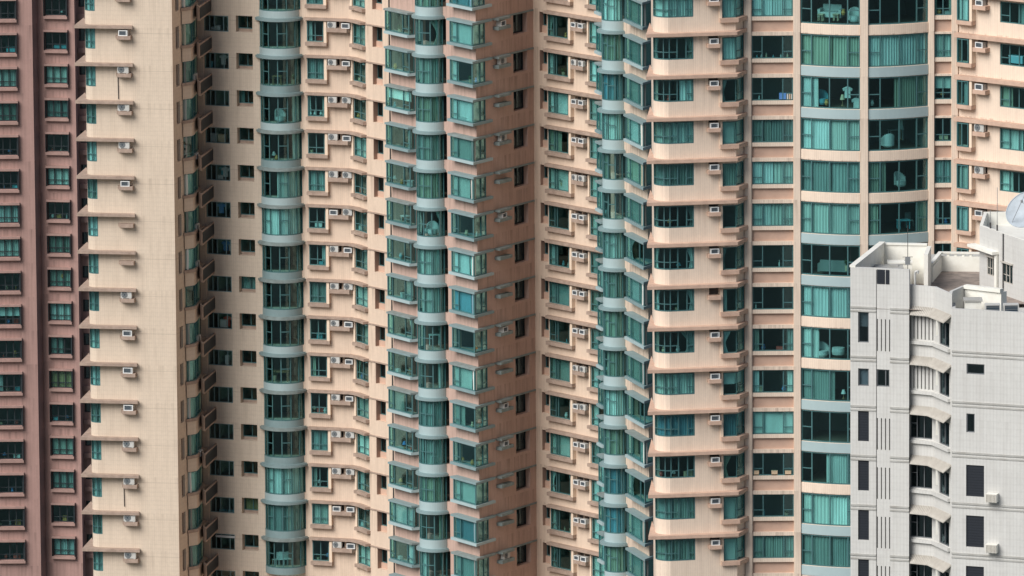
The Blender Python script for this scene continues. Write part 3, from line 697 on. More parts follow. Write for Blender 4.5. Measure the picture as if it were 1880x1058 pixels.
banded('narrow_window', 1715.6, 1746.8, 1720, 139.7, 183, 190.5, 213, range(-2, 5), (.5,), ((0, .28), (1, .28)), 'bFwoDloD', 'narrow window right of the curved glass', 'curtains in the narrow windows')
zL1, zL0 = P5.Z(1473, 138.8), P5.Z(1473, 196.6)
for nm, pl, pr, ks, st, wh in (('curved_glazing', 1470, 1579, K5, 'oGlFDFoFlLoRFD', 'left curved glass bay of the peach tower'), ('curved_glazing', 1593.7, 1704, range(-2, 5), 'oFRolbo', 'right curved glass bay of the peach tower')):
    winset(T3, nm, P5, S5(pl), S5(pr), zL0, zL1, H, ks, inset=.08, rv=.3, div=(.19, .5, .80), trans=((0, .46), (3, .46)), fw=.08, states=st, where=wh, group='curtains in the curved glass', roomd=4.0, drop=.08)
def band(pl, pr, k, mat, nm='spandrel'):
    m = MB(); P5.strip(m, S5(pl) + .01, S5(pr) - .01, -.02, .035, zL1 - (k + 1) * H + .03, zL0 - k * H - .03); T3.part(nm, m, [mat])
for k in range(-3, 12):
    mt = 'teal3' if (k % 4) in (3, 0) else 'cream3'
    if k in (-3, -2): mt = 'cream3'
    if k == 10: mt = 'teal3'
    band(1470, 1579, k, mt)
    if k < 5: band(1593.7, 1704, k, mt)
pm = MB()
for a, c in ((1366.3, 1378.6), (1456.8, 1469), (1579.4, 1593.4), (1704.5, 1714.8), (1747.4, 1758.6)):
    P5.strip(pm, S5(a), S5(c), -.02, .12, .0, 125.9)
    T3.part('pier', pm, ['cream3']); pm = MB()
K6 = range(-1, 6)
s0, s1, s2 = S5(1759.6), S5(1765), S5(1786)
BX = Path([P5.pt(s0, -.02), P5.pt(s1, .42), P5.pt(s2, .42)])
z1, z0 = BX.Z(1775, 72.0), BX.Z(1775, 116)
o = Path.off(BX.p, .1); sf = S5(1791.5); sl = MB(); sl.prism([tuple(x) for x in o] + [tuple(P5.pt(sf, .5)), tuple(P5.pt(sf, -.03))], z0 - .27, z0 - .005)
fn = MB(); P5.strip(fn, s2 + .03, sf - .01, -.02, .44, z0, z1 + .02)
winset(T3, 'framed_window', BX, .02, BX.L - .02, z0, z1, H, K6, inset=0, div=(BX.c[1] / BX.L, .62), trans=(), hole=(P5, s0 + .05, s2), extras=[('sill', sl, ['peachledge']), ('fin', fn, ['jamb'])],
       states='FrRoFFoDD', cs=(BX.c[1] + .04, BX.L - .04), where='framed window on the angled right wall', group='curtains on the angled right wall')
ml = MB(); zb = P5.Z(1765, 69.6, .5); P5.strip(ml, S5(1759.5), S5(1920), -.02, .52, zb, zb + .26); ledge_set(T3, 'sunshade', ml, ['peachledge'], (*P5.pt(S5(1765)), zb), H, K6)
ml = MB(); za, zs = P5.Z(1802, 96.6, .5), P5.Z(1802, 89, .5); P5.strip(ml, S5(1793.5), S5(1817), -.02, .5, za, zs)
ledge_set(T3, 'air_conditioner_shelf', ml, ['peachledge'], (*P5.pt(S5(1800)), za), H, K6)
for k in K6: P5.holes.append((S5(1795), S5(1813), zs - k * H, zs - k * H + .5, .3, 2))
for j, kd in enumerate('win win win split split win'.split()):
    s = S5(1804); p = P5.pt(s, .4); ac(kd, p, P5.ang(s), zs - (j - 1) * H, f'{ACW[kd]} on {nth(j)} shelf of the angled right peach wall', 'air conditioners on the angled right wall', .9)
z1, z0 = P5.Z(1840, 80.4), P5.Z(1840, 119.2)
winset(T3, 'wide_window', P5, S5(1835.8), S5(1905), z0, z1, H, K6, inset=.1, div=(.25, .5), trans=((0, .35),), states='RolLlDDDD', where='wide window at the far right wall', group='curtains on the far right wall')
w = MB(); wall(w, P5, 0, ZT, 0, 1); T3.part('wall', w, ['cream3', 'sp', 'niche'])
bp = [P5.p[0], Vector((P5.p[0].x, 622)), Vector((P5.p[-1].x, 622)), P5.p[-1]]; w = MB()
for a, c in zip(bp, bp[1:]): w.face([(a.x, a.y, 0), (c.x, c.y, 0), (c.x, c.y, ZT), (a.x, a.y, ZT)])
T3.part('rear_wall', w, ['cream3'])
w = MB(); w.face([(p.x, p.y, ZT - .01) for p in P5.p + [bp[2], bp[1]]]); T3.part('roof', w, ['roof'])
T3.part('interior', T3.rooms, ['room', 'room2', 'roomfloor'])

# ================================================================== MAUVE TOWER (far left)
T0 = Bld('apartment_tower', 'dull pink apartment tower with framed dark windows at the far left', at(60, 529, 755), None, 0)
P6 = PW([(-60, 743.5), (59.3, 743.5), (69.3, 744.9), (137, 744.4), (142, 746.0), (190, 745.8)]); K0 = range(-1, 16)
def pinkcol(pl, pr, at_, yt, yb, states, where, group, div, tr):
    z1, z0 = P6.Z(at_, yt), P6.Z(at_, yb); a, c = P6.S(pl), P6.S(pr)
    sl = MB(); P6.strip(sl, a - .06, c + .1, -.02, .35, z0 - .25, z0 - .03); hd = MB(); P6.strip(hd, a - .06, c + .1, -.02, .38, z1 + .03, z1 + .2)
    fn = MB(); P6.strip(fn, c + .02, c + .09, -.02, .33, z0 - .028, z1 + .028); fl = MB(); P6.strip(fl, a - .05, a - .02, -.02, .33, z0 - .028, z1 + .028)
    winset(T0, 'framed_window', P6, a, c, z0, z1, H, K0, inset=.08, div=div, trans=tr, extras=[('sill', sl, ['mauveledge']), ('hood', hd, ['mauveledge']), ('fin', fn, ['darkframe']), ('fin', fl, ['darkframe'])],
           states=states, where=where, group=group, fw=.08, frame='darkframe', clut=(0, 1))
pinkcol(-20, 28.7, 20, 64, 97.5, 'ooFDooFFowolooooo', 'left edge window of the pink tower', 'curtains at the left edge of the pink tower', (.45, .72), ((0, .3), (1, .3), (2, .3)))
pinkcol(82.6, 122.8, 100, 58.6, 91, 'ooFDoFoDDFLYoDDoF', 'recess side window of the pink tower', 'curtains beside the pink recess', (.33, .67), ((0, .3), (1, .3), (2, .3)))
z1, z0 = P6.Z(150, 53), P6.Z(150, 75.5)
lg = MB(); P6.strip(lg, P6.S(143.4), P6.S(172), -.02, .3, z0 - .95, z0 - .55)
winset(T0, 'recessed_window', P6, P6.S(144.5), P6.S(170), z0, z1, H, K0, inset=.2, rv=.4, div=(.4,), glass='darkglass', frame='darkframe', extras=[('ledge', lg, ['mauveledge'])], roomd=1.5)
w = MB(); wall(w, P6, 0, 134, 0, 1); T0.part('wall', w, ['mauve', 'niche'])
bp = [P6.p[0], Vector((P6.p[0].x, 765)), Vector((P6.p[-1].x, 765)), P6.p[-1]]; w = MB()
for a, c in zip(bp, bp[1:]): w.face([(a.x, a.y, 0), (c.x, c.y, 0), (c.x, c.y, 134), (a.x, a.y, 134)])
T0.part('rear_wall', w, ['mauve'])
w = MB(); w.face([(p.x, p.y, 133.99) for p in P6.p + [bp[2], bp[1]]]); T0.part('roof', w, ['roof'])
T0.part('interior', T0.rooms, ['room', 'room2', 'roomfloor'])

# ================================================================== WHITE BUILDING (right foreground)
T4 = Bld('white_building', 'weathered white panelled building with flat roof terrace in front of the peach tower', at(1700, 800, 545), None, 0)
HW, HR = 2.95, 3.02
def PY(pts, py=700): return PW(pts, py)
PA = PY([(1561.5, 544.6), (1561.3, 536.3), (1608.6, 535.9), (1669, 535.3)])
PC = PY([(1669.2, 536.6), (1669.3, 535.9), (1714.5, 535.1), (1747.7, 532.6), (1749, 533.6), (1772, 535.4)])
PD = PY([(1747.5, 537.5), (1747.7, 532.0), (1905, 530.2)])
S7 = lambda P, px: P.S(px, 700)
zA = PA.Z(1580, 491.5); zC = PC.Z(1690, 524.5); zD = PD.Z(1800, 570)
# left block windows
def slabcol(P, nm, pl, pr, at_, rows, mats, glass, frame, div=(), extras_fn=None, rm=1.5, h=HW, inset=.12):
    for yt, yb in rows:
        z1, z0 = P.Z(at_, yt), P.Z(at_, yb)
        winset(T4, nm, P, S7(P, pl), S7(P, pr), z0, z1, h, [0], inset=inset, rv=.25, div=div, fw=.06, glass=glass, frame=frame, roomd=rm)
slabcol(PA, 'window', 1575.4, 1595, 1580, [(570.4, 629), (676.6, 708.6)], None, 'darkglass', 'greyframe')
for (yt, yb), lb in (((571, 601), 'upper half of the topmost left white wall window'), ((677.5, 707.5), 'small second left window of the white wall')):
    curtain(PA, S7(PA, 1577), S7(PA, 1594), PA.Z(1580, yb), PA.Z(1580, yt), -.2, 'W', f'pale roller blind in the {lb}', 'blinds in the white building', flat=True)
slabcol(PA, 'window', 1609.6, 1633, 1612, [(678.2, 709.7)], None, 'darkglass', 'greyframe', div=(.68,))
def shutters(P, pl, pr, at_, rows):
    for yt, yb in rows:
        z1, z0 = P.Z(at_, yt), P.Z(at_, yb); a, c = S7(P, pl), S7(P, pr); P.holes.append((a, c, z0, z1, .2, True))
        m = MB(); P.strip(m, a + .01, c - .01, -.13, -.09, z0, z1)
        n = int((z1 - z0) / .16)
        for i in range(n): P.strip(m, a + .02, c - .02, -.09, -.07, z0 + i * .16 + .02, z0 + i * .16 + .1)
        T4.part('shutter', m, ['roller'], (*P.pt(a), z0))
shutters(PA, 1575.2, 1595.2, 1580, [(752.6 + i * 90.6, 810.2 + i * 90.6) for i in range(4)])
def slits(P, xs, wpx, at_, rows, h=None, deep=.4):
    for yt, yb in rows:
        z1, z0 = P.Z(at_, yt), P.Z(at_, yb)
        for x in xs: a = S7(P, x); P.holes.append((a, a + wpx / 31.0, z0, z1, deep, True))
slits(PA, (1609.7, 1617.2, 1624.6, 1632.2), 2.1, 1612, [(586, 645)] + [(767.8 + i * 90.4, 826 + i * 90.4) for i in range(4)])
z1, z0 = PA.Z(1612, 494.9), PA.Z(1612, 521)
for a, c in ((1610.2, 1624.6), (1626.2, 1632.8)):
    m = MB(); PA.strip(m, S7(PA, a), S7(PA, c), -.01, .03, z0, z1)
    for i in range(7): PA.strip(m, S7(PA, a) + .02, S7(PA, c) - .02, .03, .045, z0 + .03 + i * .115, z0 + .09 + i * .115)
    T4.part('louvre', m, ['roller'], (*PA.pt(S7(PA, a)), z0))
# recess bay with canopies
rowsC = [(579.5 + i * 91.2, 623.5 + i * 91.0) for i in range(6)]
for i, (yt, yb) in enumerate(rowsC):
    z1, z0 = PC.Z(1690, yt), PC.Z(1690, yb)
    if i < 2: slits(PC, [1670 + j * 6.9 for j in range(7)], 2.4, 1690, [(yt, yb)], deep=.4)
    else: winset(T4, 'window', PC, S7(PC, 1670), S7(PC, 1711.5), z0, z1, HW, [0], inset=.15, rv=.3, div=(.3, .62), trans=((0, .62),), fw=.05, glass='darkglass', frame='greyframe', roomd=2)
    winset(T4, 'window', PC, S7(PC, 1724.6), S7(PC, 1742.8), z0 - .05, z1 - .02, HW, [0], inset=.1, rv=.25, div=(.5,), fw=.05, glass='darkglass', frame='greyframe', roomd=1.5)
    m = MB(); n = 16; a, c = S7(PC, 1669.8), S7(PC, 1746.5)
    b_ = z1 + .12
    P = PC.sub(a, c); o1, o2, i1 = PC.off(P, .5), PC.off(P, .45), PC.off(P, -.02)
    for q in range(len(P) - 1):                                      # sloping canopy, solid
        T = lambda p, z: (p.x, p.y, z)
        m.face([T(o1[q], b_), T(o1[q + 1], b_), T(i1[q + 1], b_ + .42), T(i1[q], b_ + .42)]); m.face([T(o1[q], b_ - .05), T(i1[q], b_ + .33), T(i1[q + 1], b_ + .33), T(o1[q + 1], b_ - .05)])
        m.face([T(o1[q], b_ - .05), T(o1[q + 1], b_ - .05), T(o1[q + 1], b_), T(o1[q], b_)])
    for q in (0, -1): m.face([T(o1[q], b_ - .05), T(o1[q], b_), T(i1[q], b_ + .42), T(i1[q], b_ + .33)])
    L = c - a; nn = int(L / .11)
    for q in range(nn):
        s = a + (q + .5) * L / nn; f, g_ = PC.pt(s, .49), PC.pt(s, 0.02); m.tube((f.x, f.y, b_ + .005), (g_.x, g_.y, b_ + .425), .028, 0, 5)
    T4.part('canopy', m, ['corr'], (*PC.pt(a), b_))
    m = MB(); PC.strip(m, S7(PC, 1669.8), S7(PC, 1745), -.02, .18, z0 - .28, z0 - .08); T4.part('sill', m, ['white'], (*PC.pt(a), z0))
    m = MB(); pa, pb = PC.pt(S7(PC, 1731.5), .40), PC.pt(S7(PC, 1733), .45)
    m.box((pa.x, pa.y, z1 - .85), .12, .12, .98); T4.part('canopy_bracket', m, ['parapet'], (pa.x, pa.y, z1))
# right block
slabcol(PD, 'window', 1774.5, 1807.4, 1780, [(667.9, 687)], None, 'darkglass', 'greyframe', h=HR); slabcol(PD, 'window', 1774.3, 1789.6, 1780, [(759.6, 794.2)], None, 'darkglass', 'greyframe', h=HR)
shutters(PD, 1774, 1807, 1780, [(853.8 + i * 92.8, 911.5 + i * 92.8) for i in range(3)])
for i in range(2):
    z = PD.Z(1820, 922 + i * 92.8, .3); s = S7(PD, 1824); p = PD.pt(s, .02)
    t = thing('air_conditioner', f'small slatted white vent box beside the {("upper", "lower")[i]} dark shutter of the right white wall', 'vent box', (p.x, p.y, z), PD.ang(s), 'slatted vent boxes on the white wall')
    m = MB(); m.prism([(-.34, .0), (-.34, -.42), (.34, -.42), (.34, 0)], .0, .5); obj('casing', m.mesh('casing', (0, 0, 0), ['parapet']), t)
    m = MB()
    for q in range(8): m.box((-.29 + q * .083, -.44, .02), .03, .04, .46)
    obj('grille', m.mesh('grille', (0, 0, 0), ['corr']), t); t.name = 'vent_box'
# string courses
def course(P, a, c, at_, ys):
    for y in ys:
        m = MB(); z = P.Z(at_, y); P.strip(m, a, c, -.02, .05, z - .05, z + .06); P.strip(m, a, c, -.02, .035, z - .27, z - .18); T4.part('string_course', m, ['corr2'], (*P.pt(a), z))
M['corr2'] = plain('stained_white_band', (.42, .415, .39), .8, .7, 1.5, dirt=(.25, .23, .20))
course(PA, PA.c[1], S7(PA, 1608.4), 1580, [564.5 + i * 90.8 for i in range(6)])
course(PA, S7(PA, 1634), S7(PA, 1668.8), 1650, [568 + i * 90.8 for i in range(6)])
course(PD, PD.c[1], S7(PD, 1900), 1780, [647 + i * 92.8 for i in range(5)])
m = MB(); PA.strip(m, S7(PA, 1608.7), S7(PA, 1609.4), -.02, .02, 0, zA - .1); T4.part('pipe_or_dark_line', m, ['pipe'])
zdeck = at(1695, 521.5, 544).z
w = MB(); wall(w, PA, 0, zA); wall(w, PC, 0, zC, 0, 1); wall(w, PD, 0, zD, 0, 1)
T4.part('wall', w, ['white', 'roller'])
# roof decks, parapets
def W4(px, py, Y): return Vector((at(px, py, Y).x, Y))
a0 = PA.p[1]; a3 = PA.p[3]; bl, br = W4(1616, 447, 544.4), W4(1702, 455, 544.0)
w = MB(); dk = [PA.p[1], PA.p[3], PC.p[2], PC.p[3], PC.p[5], W4(1800, 500, 537), W4(1900, 500, 537), W4(1900, 480, 549), W4(1729, 470, 548.5), W4(1713, 470, 545.5), br, bl]
w.face([(p.x, p.y, zdeck) for p in dk]); T4.part('roof', w, ['roof'])
m = MB(); inn = Path([PA.p[1], PA.p[2], PA.p[3]])
inn.strip(m, 0, inn.L, -.22, -.005, zdeck, zA); T4.part('parapet', m, ['white'])
m = MB(); Path([bl, PA.p[1]]).strip(m, 0, (bl - PA.p[1]).length - .25, -.25, 0, zdeck, zA - .01)
lp = Path([bl, PA.p[1]]); lp.strip(m, 0, lp.L - .01, -.3, .05, zA, zA + .12); T4.part('parapet', m, ['parapet'])
zB = at(1650, 451.5, 544).z
m = MB(); bw = Path([bl, br]); bw.strip(m, 0, bw.L, -.25, 0, zdeck, zB); bw.strip(m, 0, bw.L, -.3, .06, zB + .002, zB + .1); rw = Path([br, W4(1696, 530, 541.0)])
rw.strip(m, .02, rw.L, -.25, 0, zdeck, zB - .02); T4.part('parapet', m, ['parapet'])
tl, tr_ = W4(1729, 470, 548.3), W4(1803, 475, 548.0); zP = at(1760, 471, 548.2).z
m = MB(); pp = Path([W4(1712.5, 500, 544.5), tl, tr_]); pp.strip(m, 0, pp.L, -.2, 0, zdeck, zP)
for i in range(int(pp.L / .45)): p = pp.pt(i * .45 + .2, -.1); m.box((p.x, p.y, zP), .14, .14, .16, 0, pp.ang(i * .45 + .2))
pp.strip(m, 0, pp.L, -.22, .02, zP + .16, zP + .26); T4.part('parapet', m, ['parapet'])
m = MB(); pc = Path([PC.p[1], PC.p[2], PC.p[3], PC.p[4], PC.p[5]]); pc.strip(m, 0, pc.L, -.2, -.005, zdeck - .3, zC - .01); T4.part('parapet', m, ['white'])
m = MB(); pd = Path([PD.p[0], PD.p[1], PD.p[2]]); pd.strip(m, 0, pd.L, -.2, -.005, zD - 1.2, zD + .01)
dD = [PD.p[1], PD.p[2], Vector((PD.p[2].x, 538)), Vector((PD.p[1].x, 538))]; m.face([(p.x, p.y, zD - .9) for p in dD]); T4.part('parapet', m, ['white'])
# penthouse
A_, C_ = W4(1798.4, 414, 543.0), W4(1905, 450, 536.0)
zPH = at(1798.4, 414, 543).z; PH = Path([W4(1806, 414, 547.5), A_, C_, ])
hP = lambda px, py: PH.hit(px, py)
for pl, pr, yt, yb in ((1812.5, 1826.5, 470, 504), (1840.5, 1859.5, 481, 517)):
    s0, z1 = hP(pl, yt); s1, _ = hP(pr, yt); z0 = hP(pl, yb)[1]
    fr = MB(); PH.strip(fr, s0 - .06, s1 + .06, -.02, .14, z1, z1 + .08)
    winset(T4, 'penthouse_window', PH, s0, s1, z0, z1, HW, [0], inset=.06, rv=.2, div=(.35, .68), trans=((0, .4), (1, .4)), fw=.05, glass='darkglass', frame='corr', extras=[('hood', fr, ['corr'])], roomd=1.5)
w = MB(); wall(w, PH, zD - 2, zPH); T4.part('penthouse_wall', w, ['white', 'niche'])
zRF = zPH - .75
m = MB(); PH.strip(m, 0, PH.L, -.2, -.005, zRF, zPH + .005); bwp = Path([Vector((C_.x, 549)), W4(1868, 400, 547.6), W4(1806, 414, 547.5)]); bwp.strip(m, 0, bwp.L, 0, .18, zRF, zPH + .02)
m.face([(p.x, p.y, zRF) for p in (PH.p[0], A_, C_, Vector((C_.x, 549)), W4(1868, 400, 547.6))]); T4.part('penthouse_parapet', m, ['parapet'])
s0, zc = hP(1799, 452); s1 = hP(1834, 452)[0]
m = MB(); s9 = PH.c[1]; dirn = PH.tan(1)
p0, p1 = A_ - dirn * .75 + PH.nrm(dirn) * .45, PH.pt(s1, .45); p2, p3 = PH.pt(s1, -.02), A_ - dirn * .75 - PH.nrm(dirn) * .1
m.prism([tuple(p0), tuple(p1), tuple(p2), tuple(p3)], hP(1815, 461)[1], hP(1815, 456)[1]); T4.part('cornice', m, ['parapet'])
m = MB(); s = hP(1832, 500)[0]; p = PH.pt(s, .12); m.tube((p.x, p.y, zD - .5), (p.x, p.y, hP(1832, 468)[1]), .12); T4.part('downpipe', m, ['parapet'])
m = MB(); s = hP(1843, 520)[0]; p = PH.pt(s, .06); m.tube((p.x, p.y, zD - .5), (p.x, p.y, zPH), .035); T4.part('pipe_or_dark_line', m, ['pipe'])
m = MB(); an = Path([W4(1771, 545, 535.2), W4(1838, 540, 533.7)]); zan = an.Z(1790, 532); an.strip(m, 0, an.L, -.6, 0, zD - 1, zan); an.strip(m, 0, an.L, -.25, .12, zan + .002, zan + .22); T4.part('annex_wall', m, ['parapet'])
T4.part('interior', T4.rooms, ['room', 'room2', 'roomfloor'])
bp = [PA.p[0], Vector((W4(1590, 500, 556).x, 556)), Vector((PD.p[2].x, 556)), PD.p[2]]; w = MB()
for a, c in zip(bp, bp[1:]): w.face([(a.x, a.y, 0), (c.x, c.y, 0), (c.x, c.y, zdeck - .3), (a.x, a.y, zdeck - .3)])
T4.part('rear_wall', w, ['white'])
# rooftop things
def rooft(nm, label, cat, loc, parts, rz=0.0, group=None):
    t = thing(nm, label, cat, loc, rz, group)
    for n, mb, mt in parts: obj(n, mb.mesh(n, (0, 0, 0), mt), t)
    return t
p = at(1632, 500, 541.2)
b1, b2 = MB(), MB(); b1.box((0, 0, 0), 1.55, 1.2, 1.45); b2.box((0, 0, 1.452), 1.7, 1.35, .1); b2.box((.3, .1, 1.554), .5, .5, .08)
rooft('water_tank', 'white box water tank with flat lid inside the roof well', 'water tank', (p.x, p.y, zdeck + .02), [('body', b1, ['parapet']), ('lid', b2, ['corr2'])])
p = at(1652, 480, 542.8); b1, b2 = MB(), MB(); b1.box((0, 0, 0), 1.4, .9, 1.5); b2.box((0, 0, 1.502), 1.5, 1.0, .08)
rooft('water_tank', 'lower white tank behind the flat lidded tank near the antenna', 'water tank', (p.x, p.y, zdeck + .02), [('body', b1, ['parapet']), ('lid', b2, ['parapet'])])
p = at(1666.5, 494, 538.5); b1, b2 = MB(), MB(); b1.tube((0, 0, 0), (0, 0, 3.1), .018); b2.tube((-.3, 0, 1.2), (.3, 0, 1.2), .015); b2.tube((0, -.25, 1.5), (0, .25, 1.5), .012); b2.tube((-.2, 0, 1.0), (.2, 0, 1.0), .012)
b3 = MB(); b3.box((0, 0, .75), .3, .2, .45)
rooft('antenna', 'thin dark antenna mast at the white roof well corner', 'antenna', (p.x, p.y, zA - 1.0), [('mast', b1, ['pipe']), ('crossbar', b2, ['pipe']), ('box', b3, ['steel'])])
p = at(1680, 524, 537.6); b1 = MB(); b1.tube((0, 0, 0), (0, 0, 1.0), .07, 0, 10); b1.tube((0, 0, .98), (.16, 0, 1.06), .07, 0, 10)
b2 = MB(); b2.tube((.16, 0, 1.08), (.17, 0, .9), .075, 0, 10)
rooft('vent_pipe', 'short bent white vent pipe standing on the roof terrace edge', 'pipe', (p.x, p.y, zC - .55), [('riser', b1, ['acwhite']), ('spout', b2, ['acwhite'])])
p = at(1786, 566, 533.1); b1, b2 = MB(), MB(); b1.box((0, 0, 0), .95, .9, 1.05); b2.box((0, 0, 1.052), 1.1, 1.05, .09)
rooft('water_tank', 'squat cream tank with grey lid at the front roof edge', 'water tank', (p.x, p.y, zD - .75), [('body', b1, ['parapet']), ('lid', b2, ['corr2'])])
for i, (px, nm) in enumerate(((1822, 'left of the two by the front roof edge, below annex wall'), (1856, 'right of the two by the front roof edge, under penthouse window'))):
    p = at(px, 570, 532.2); b1, b2 = MB(), MB(); b1.box((0, 0, 0), .88, .5, 1.06); b1.box((0, -.27, 1.0), .88, .04, .06); b1.box((.41, -.27, .1), .06, .04, .9); b1.box((-.41, -.27, .1), .06, .04, .9)
    b2.box((0, -.255, .1), .76, .01, .9)
    for q in range(6): b2.box((0, -.262, .2 + q * .14), .74, .01, .03, 1)
    rooft('condenser', f'white louvred roof condenser, {nm}', 'air conditioner', (p.x, p.y, zD - .82), [('casing', b1, ['acwhite']), ('grille', b2, ['acgrey', 'acmid'])], .03, 'condensers at the white roof edge')
for i, (px, y0, L, lb) in enumerate(((1828, 413, 2.6, 'tall thin aerial pole on the penthouse parapet'), (1815.5, 417, 1.1, 'short thin aerial pole on the penthouse parapet'))):
    s, z = hP(px, y0 + 8); p = PH.pt(s, -.1); b1, b2 = MB(), MB(); b1.tube((0, 0, 0), (0, 0, L), .018); b2.box((0, 0, 0), .09, .09, .35)
    rooft('aerial_pole', lb, 'aerial', (p.x, p.y, zPH), [('mast', b1, ['steel']), ('clamp', b2, ['pipe'])])
# satellite dish
dc = at(1884, 384, 540.0); ax = Vector((-.42, -.62, .66)).normalized(); X = ax.orthogonal().normalized(); Yv = ax.cross(X)
bowl, rim, strut, mount = MB(), MB(), MB(), MB(); Rr, dep, n, rr = 1.28, .40, 36, 8
def dpt(r, t, o=0.0): return (X * math.cos(t) + Yv * math.sin(t)) * r + ax * (dep * (r / Rr) ** 2 - dep - o)
for o in (0, .03):
    for j in range(rr):
        for i in range(n):
            t0, t1 = i * 2 * math.pi / n, (i + 1) * 2 * math.pi / n; r0, r1 = Rr * j / rr, Rr * (j + 1) / rr
            qd = [dpt(r0, t0, o), dpt(r1, t0, o), dpt(r1, t1, o), dpt(r0, t1, o)]; bowl.face(qd if j else qd[1:])
for i in range(n):
    t0, t1 = i * 2 * math.pi / n, (i + 1) * 2 * math.pi / n; rim.tube(dpt(Rr, t0), dpt(Rr, t1), .03, 0, 6)
for i in range(3): strut.tube(dpt(Rr * .9, i * 2.094 + .6), ax * .75, .018)
strut.lathe(ax * .68, [(0, 0), (.07, 0), (.07, .16), (0, .16)], 0, 10)
mount.tube(-ax * (dep + .02), -ax * (dep + .35), .1); zg = zRF - dc.z
mount.tube(-ax * (dep + .3), Vector((-(ax.x) * .8, -(ax.y) * .8, zg + .02)), .09)
t = rooft('satellite_dish', 'large white satellite dish on the penthouse roof at the right edge', 'satellite dish', dc, [('mount', mount, ['steel']), ('rim', rim, ['dish']), ('strut', strut, ['steel'])])
bo = obj('dish', bowl.mesh('dish', (0, 0, 0), ['dish']), t)
for p in bo.data.polygons: p.use_smooth = True

# ================================================================== household things behind the glass
def lathe_part(prof, n=14):
    m = MB(); m.lathe((0, 0, 0), prof, 0, n); return m
def chair_parts(mat='i_white', rz=0):
    s, b = MB(), MB(); s.box((0, 0, .42), .46, .46, .06); b.prism([(-.22, .2), (.22, .2), (.2, .26), (-.2, .26)], .482, .95)
    legs = []
    for x in (-.19, .19):
        for y in (-.19, .19): l = MB(); l.tube((x, y, 0), (x, y, .418), .022, 0, 6); legs.append(('leg', l, [mat]))
    return [('seat', s, [mat]), ('backrest', b, [mat])] + legs
def table_parts(w, d, h, mat):
    t = MB(); t.box((0, 0, h - .05), w, d, .05); legs = []
    for x in (-w / 2 + .06, w / 2 - .06):
        for y in (-d / 2 + .06, d / 2 - .06): l = MB(); l.box((x, y, 0), .05, .05, h - .052); legs.append(('leg', l, [mat]))
    return [('tabletop', t, [mat])] + legs
def tub_parts(mat='i_white'):
    s, b = MB(), MB(); s.lathe((0, 0, .0), [(0, 0), (.3, 0), (.36, .12), (.36, .38), (0, .40)], 0, 18)
    for i in range(12):
        t0, t1 = math.pi * (i / 12) , math.pi * ((i + 1) / 12)
        hh = lambda t: .55 + .38 * math.sin(t)
        q = [((r * math.cos(t), r * math.sin(t))) for r, t in ((.37, t0), (.37, t1), (.45, t1), (.45, t0))]
        b.prism(q, .1, hh((t0 + t1) / 2))
    return [('seat', s, [mat]), ('backrest', b, [mat])]
def lamp_parts(h=.55, shade='i_white'):
    return [('base', lathe_part([(0, 0), (.09, 0), (.09, .03), (.02, .05), (.02, h * .6), (0, h * .6)]), ['i_wood']), ('lamp_shade', lathe_part([(.17, h * .55), (.08, h), (0, h)]), [shade])]
def plant_parts(h=.6):
    f = MB()
    for i in range(26):
        t, e = RND.uniform(0, 6.28), RND.uniform(.3, 1.3); L = h * RND.uniform(.35, .6); a = Vector((0, 0, h * .4)); d = Vector((math.cos(t) * math.cos(e), math.sin(t) * math.cos(e), math.sin(e)))
        sd = d.cross(Vector((0, 0, 1))).normalized() * .05; f.face([a, a + d * L * .6 + sd, a + d * L, a + d * L * .6 - sd])
    return [('pot', lathe_part([(0, 0), (.10, 0), (.14, h * .38), (.12, h * .4), (0, h * .4)]), ['i_tan']), ('foliage', f, ['i_green'])]
def bottle_parts(mat, h=.3): return [('body', lathe_part([(0, 0), (.05, 0), (.05, h * .6), (.02, h * .75), (.02, h), (0, h)], 10), [mat]), ('cap', lathe_part([(.024, h * .93), (.024, h * 1.03), (0, h * 1.03)], 8), ['i_white'])]
def vase_parts(mat): return [('body', lathe_part([(0, 0), (.08, 0), (.15, .16), (.09, .32), (.11, .38), (.09, .38), (0, .3)]), [mat])]
def box_parts(w, d, h, mat):
    a, b = MB(), MB(); a.box((0, 0, 0), w, d, h); b.box((0, 0, h + .002), w * 1.04, d * 1.04, h * .12); return [('body', a, [mat]), ('lid', b, [mat])]
def shirt_parts(mat):
    m = MB(); P = [(-.12, .0), (.12, 0), (.34, -.12), (.29, -.30), (.19, -.24), (.2, -.75), (-.2, -.75), (-.19, -.24), (-.29, -.30), (-.34, -.12)]
    f = [(x, -.03 - .02 * math.sin(9 * x), z) for x, z in P]; k = [(x, .03, z) for x, z in P]; m.face(f); m.face(list(reversed(k)))
    for i in range(10): j = (i + 1) % 10; m.face([f[i], k[i], k[j], f[j]])
    h = MB(); h.tube((0, 0, -.01), (0, 0, .14), .01, 0, 5); h.tube((-.2, 0, -.06), (0, 0, .02), .012, 0, 5); h.tube((.2, 0, -.06), (0, 0, .02), .012, 0, 5)
    return [('cloth', m, [mat]), ('hanger', h, ['steel'])]
def sofa_parts(mat, w=1.7):
    s, b = MB(), MB(); s.box((0, 0, .08), w - .34, .75, .34); b.box((0, .42, .1), w - .34, .2, .75); r = [('seat', s, [mat]), ('backrest', b, [mat])]
    for x in (-w / 2 + .08, w / 2 - .08): a = MB(); a.box((x, .05, .06), .17, .9, .54); r.append(('arm', a, [mat]))
    return r
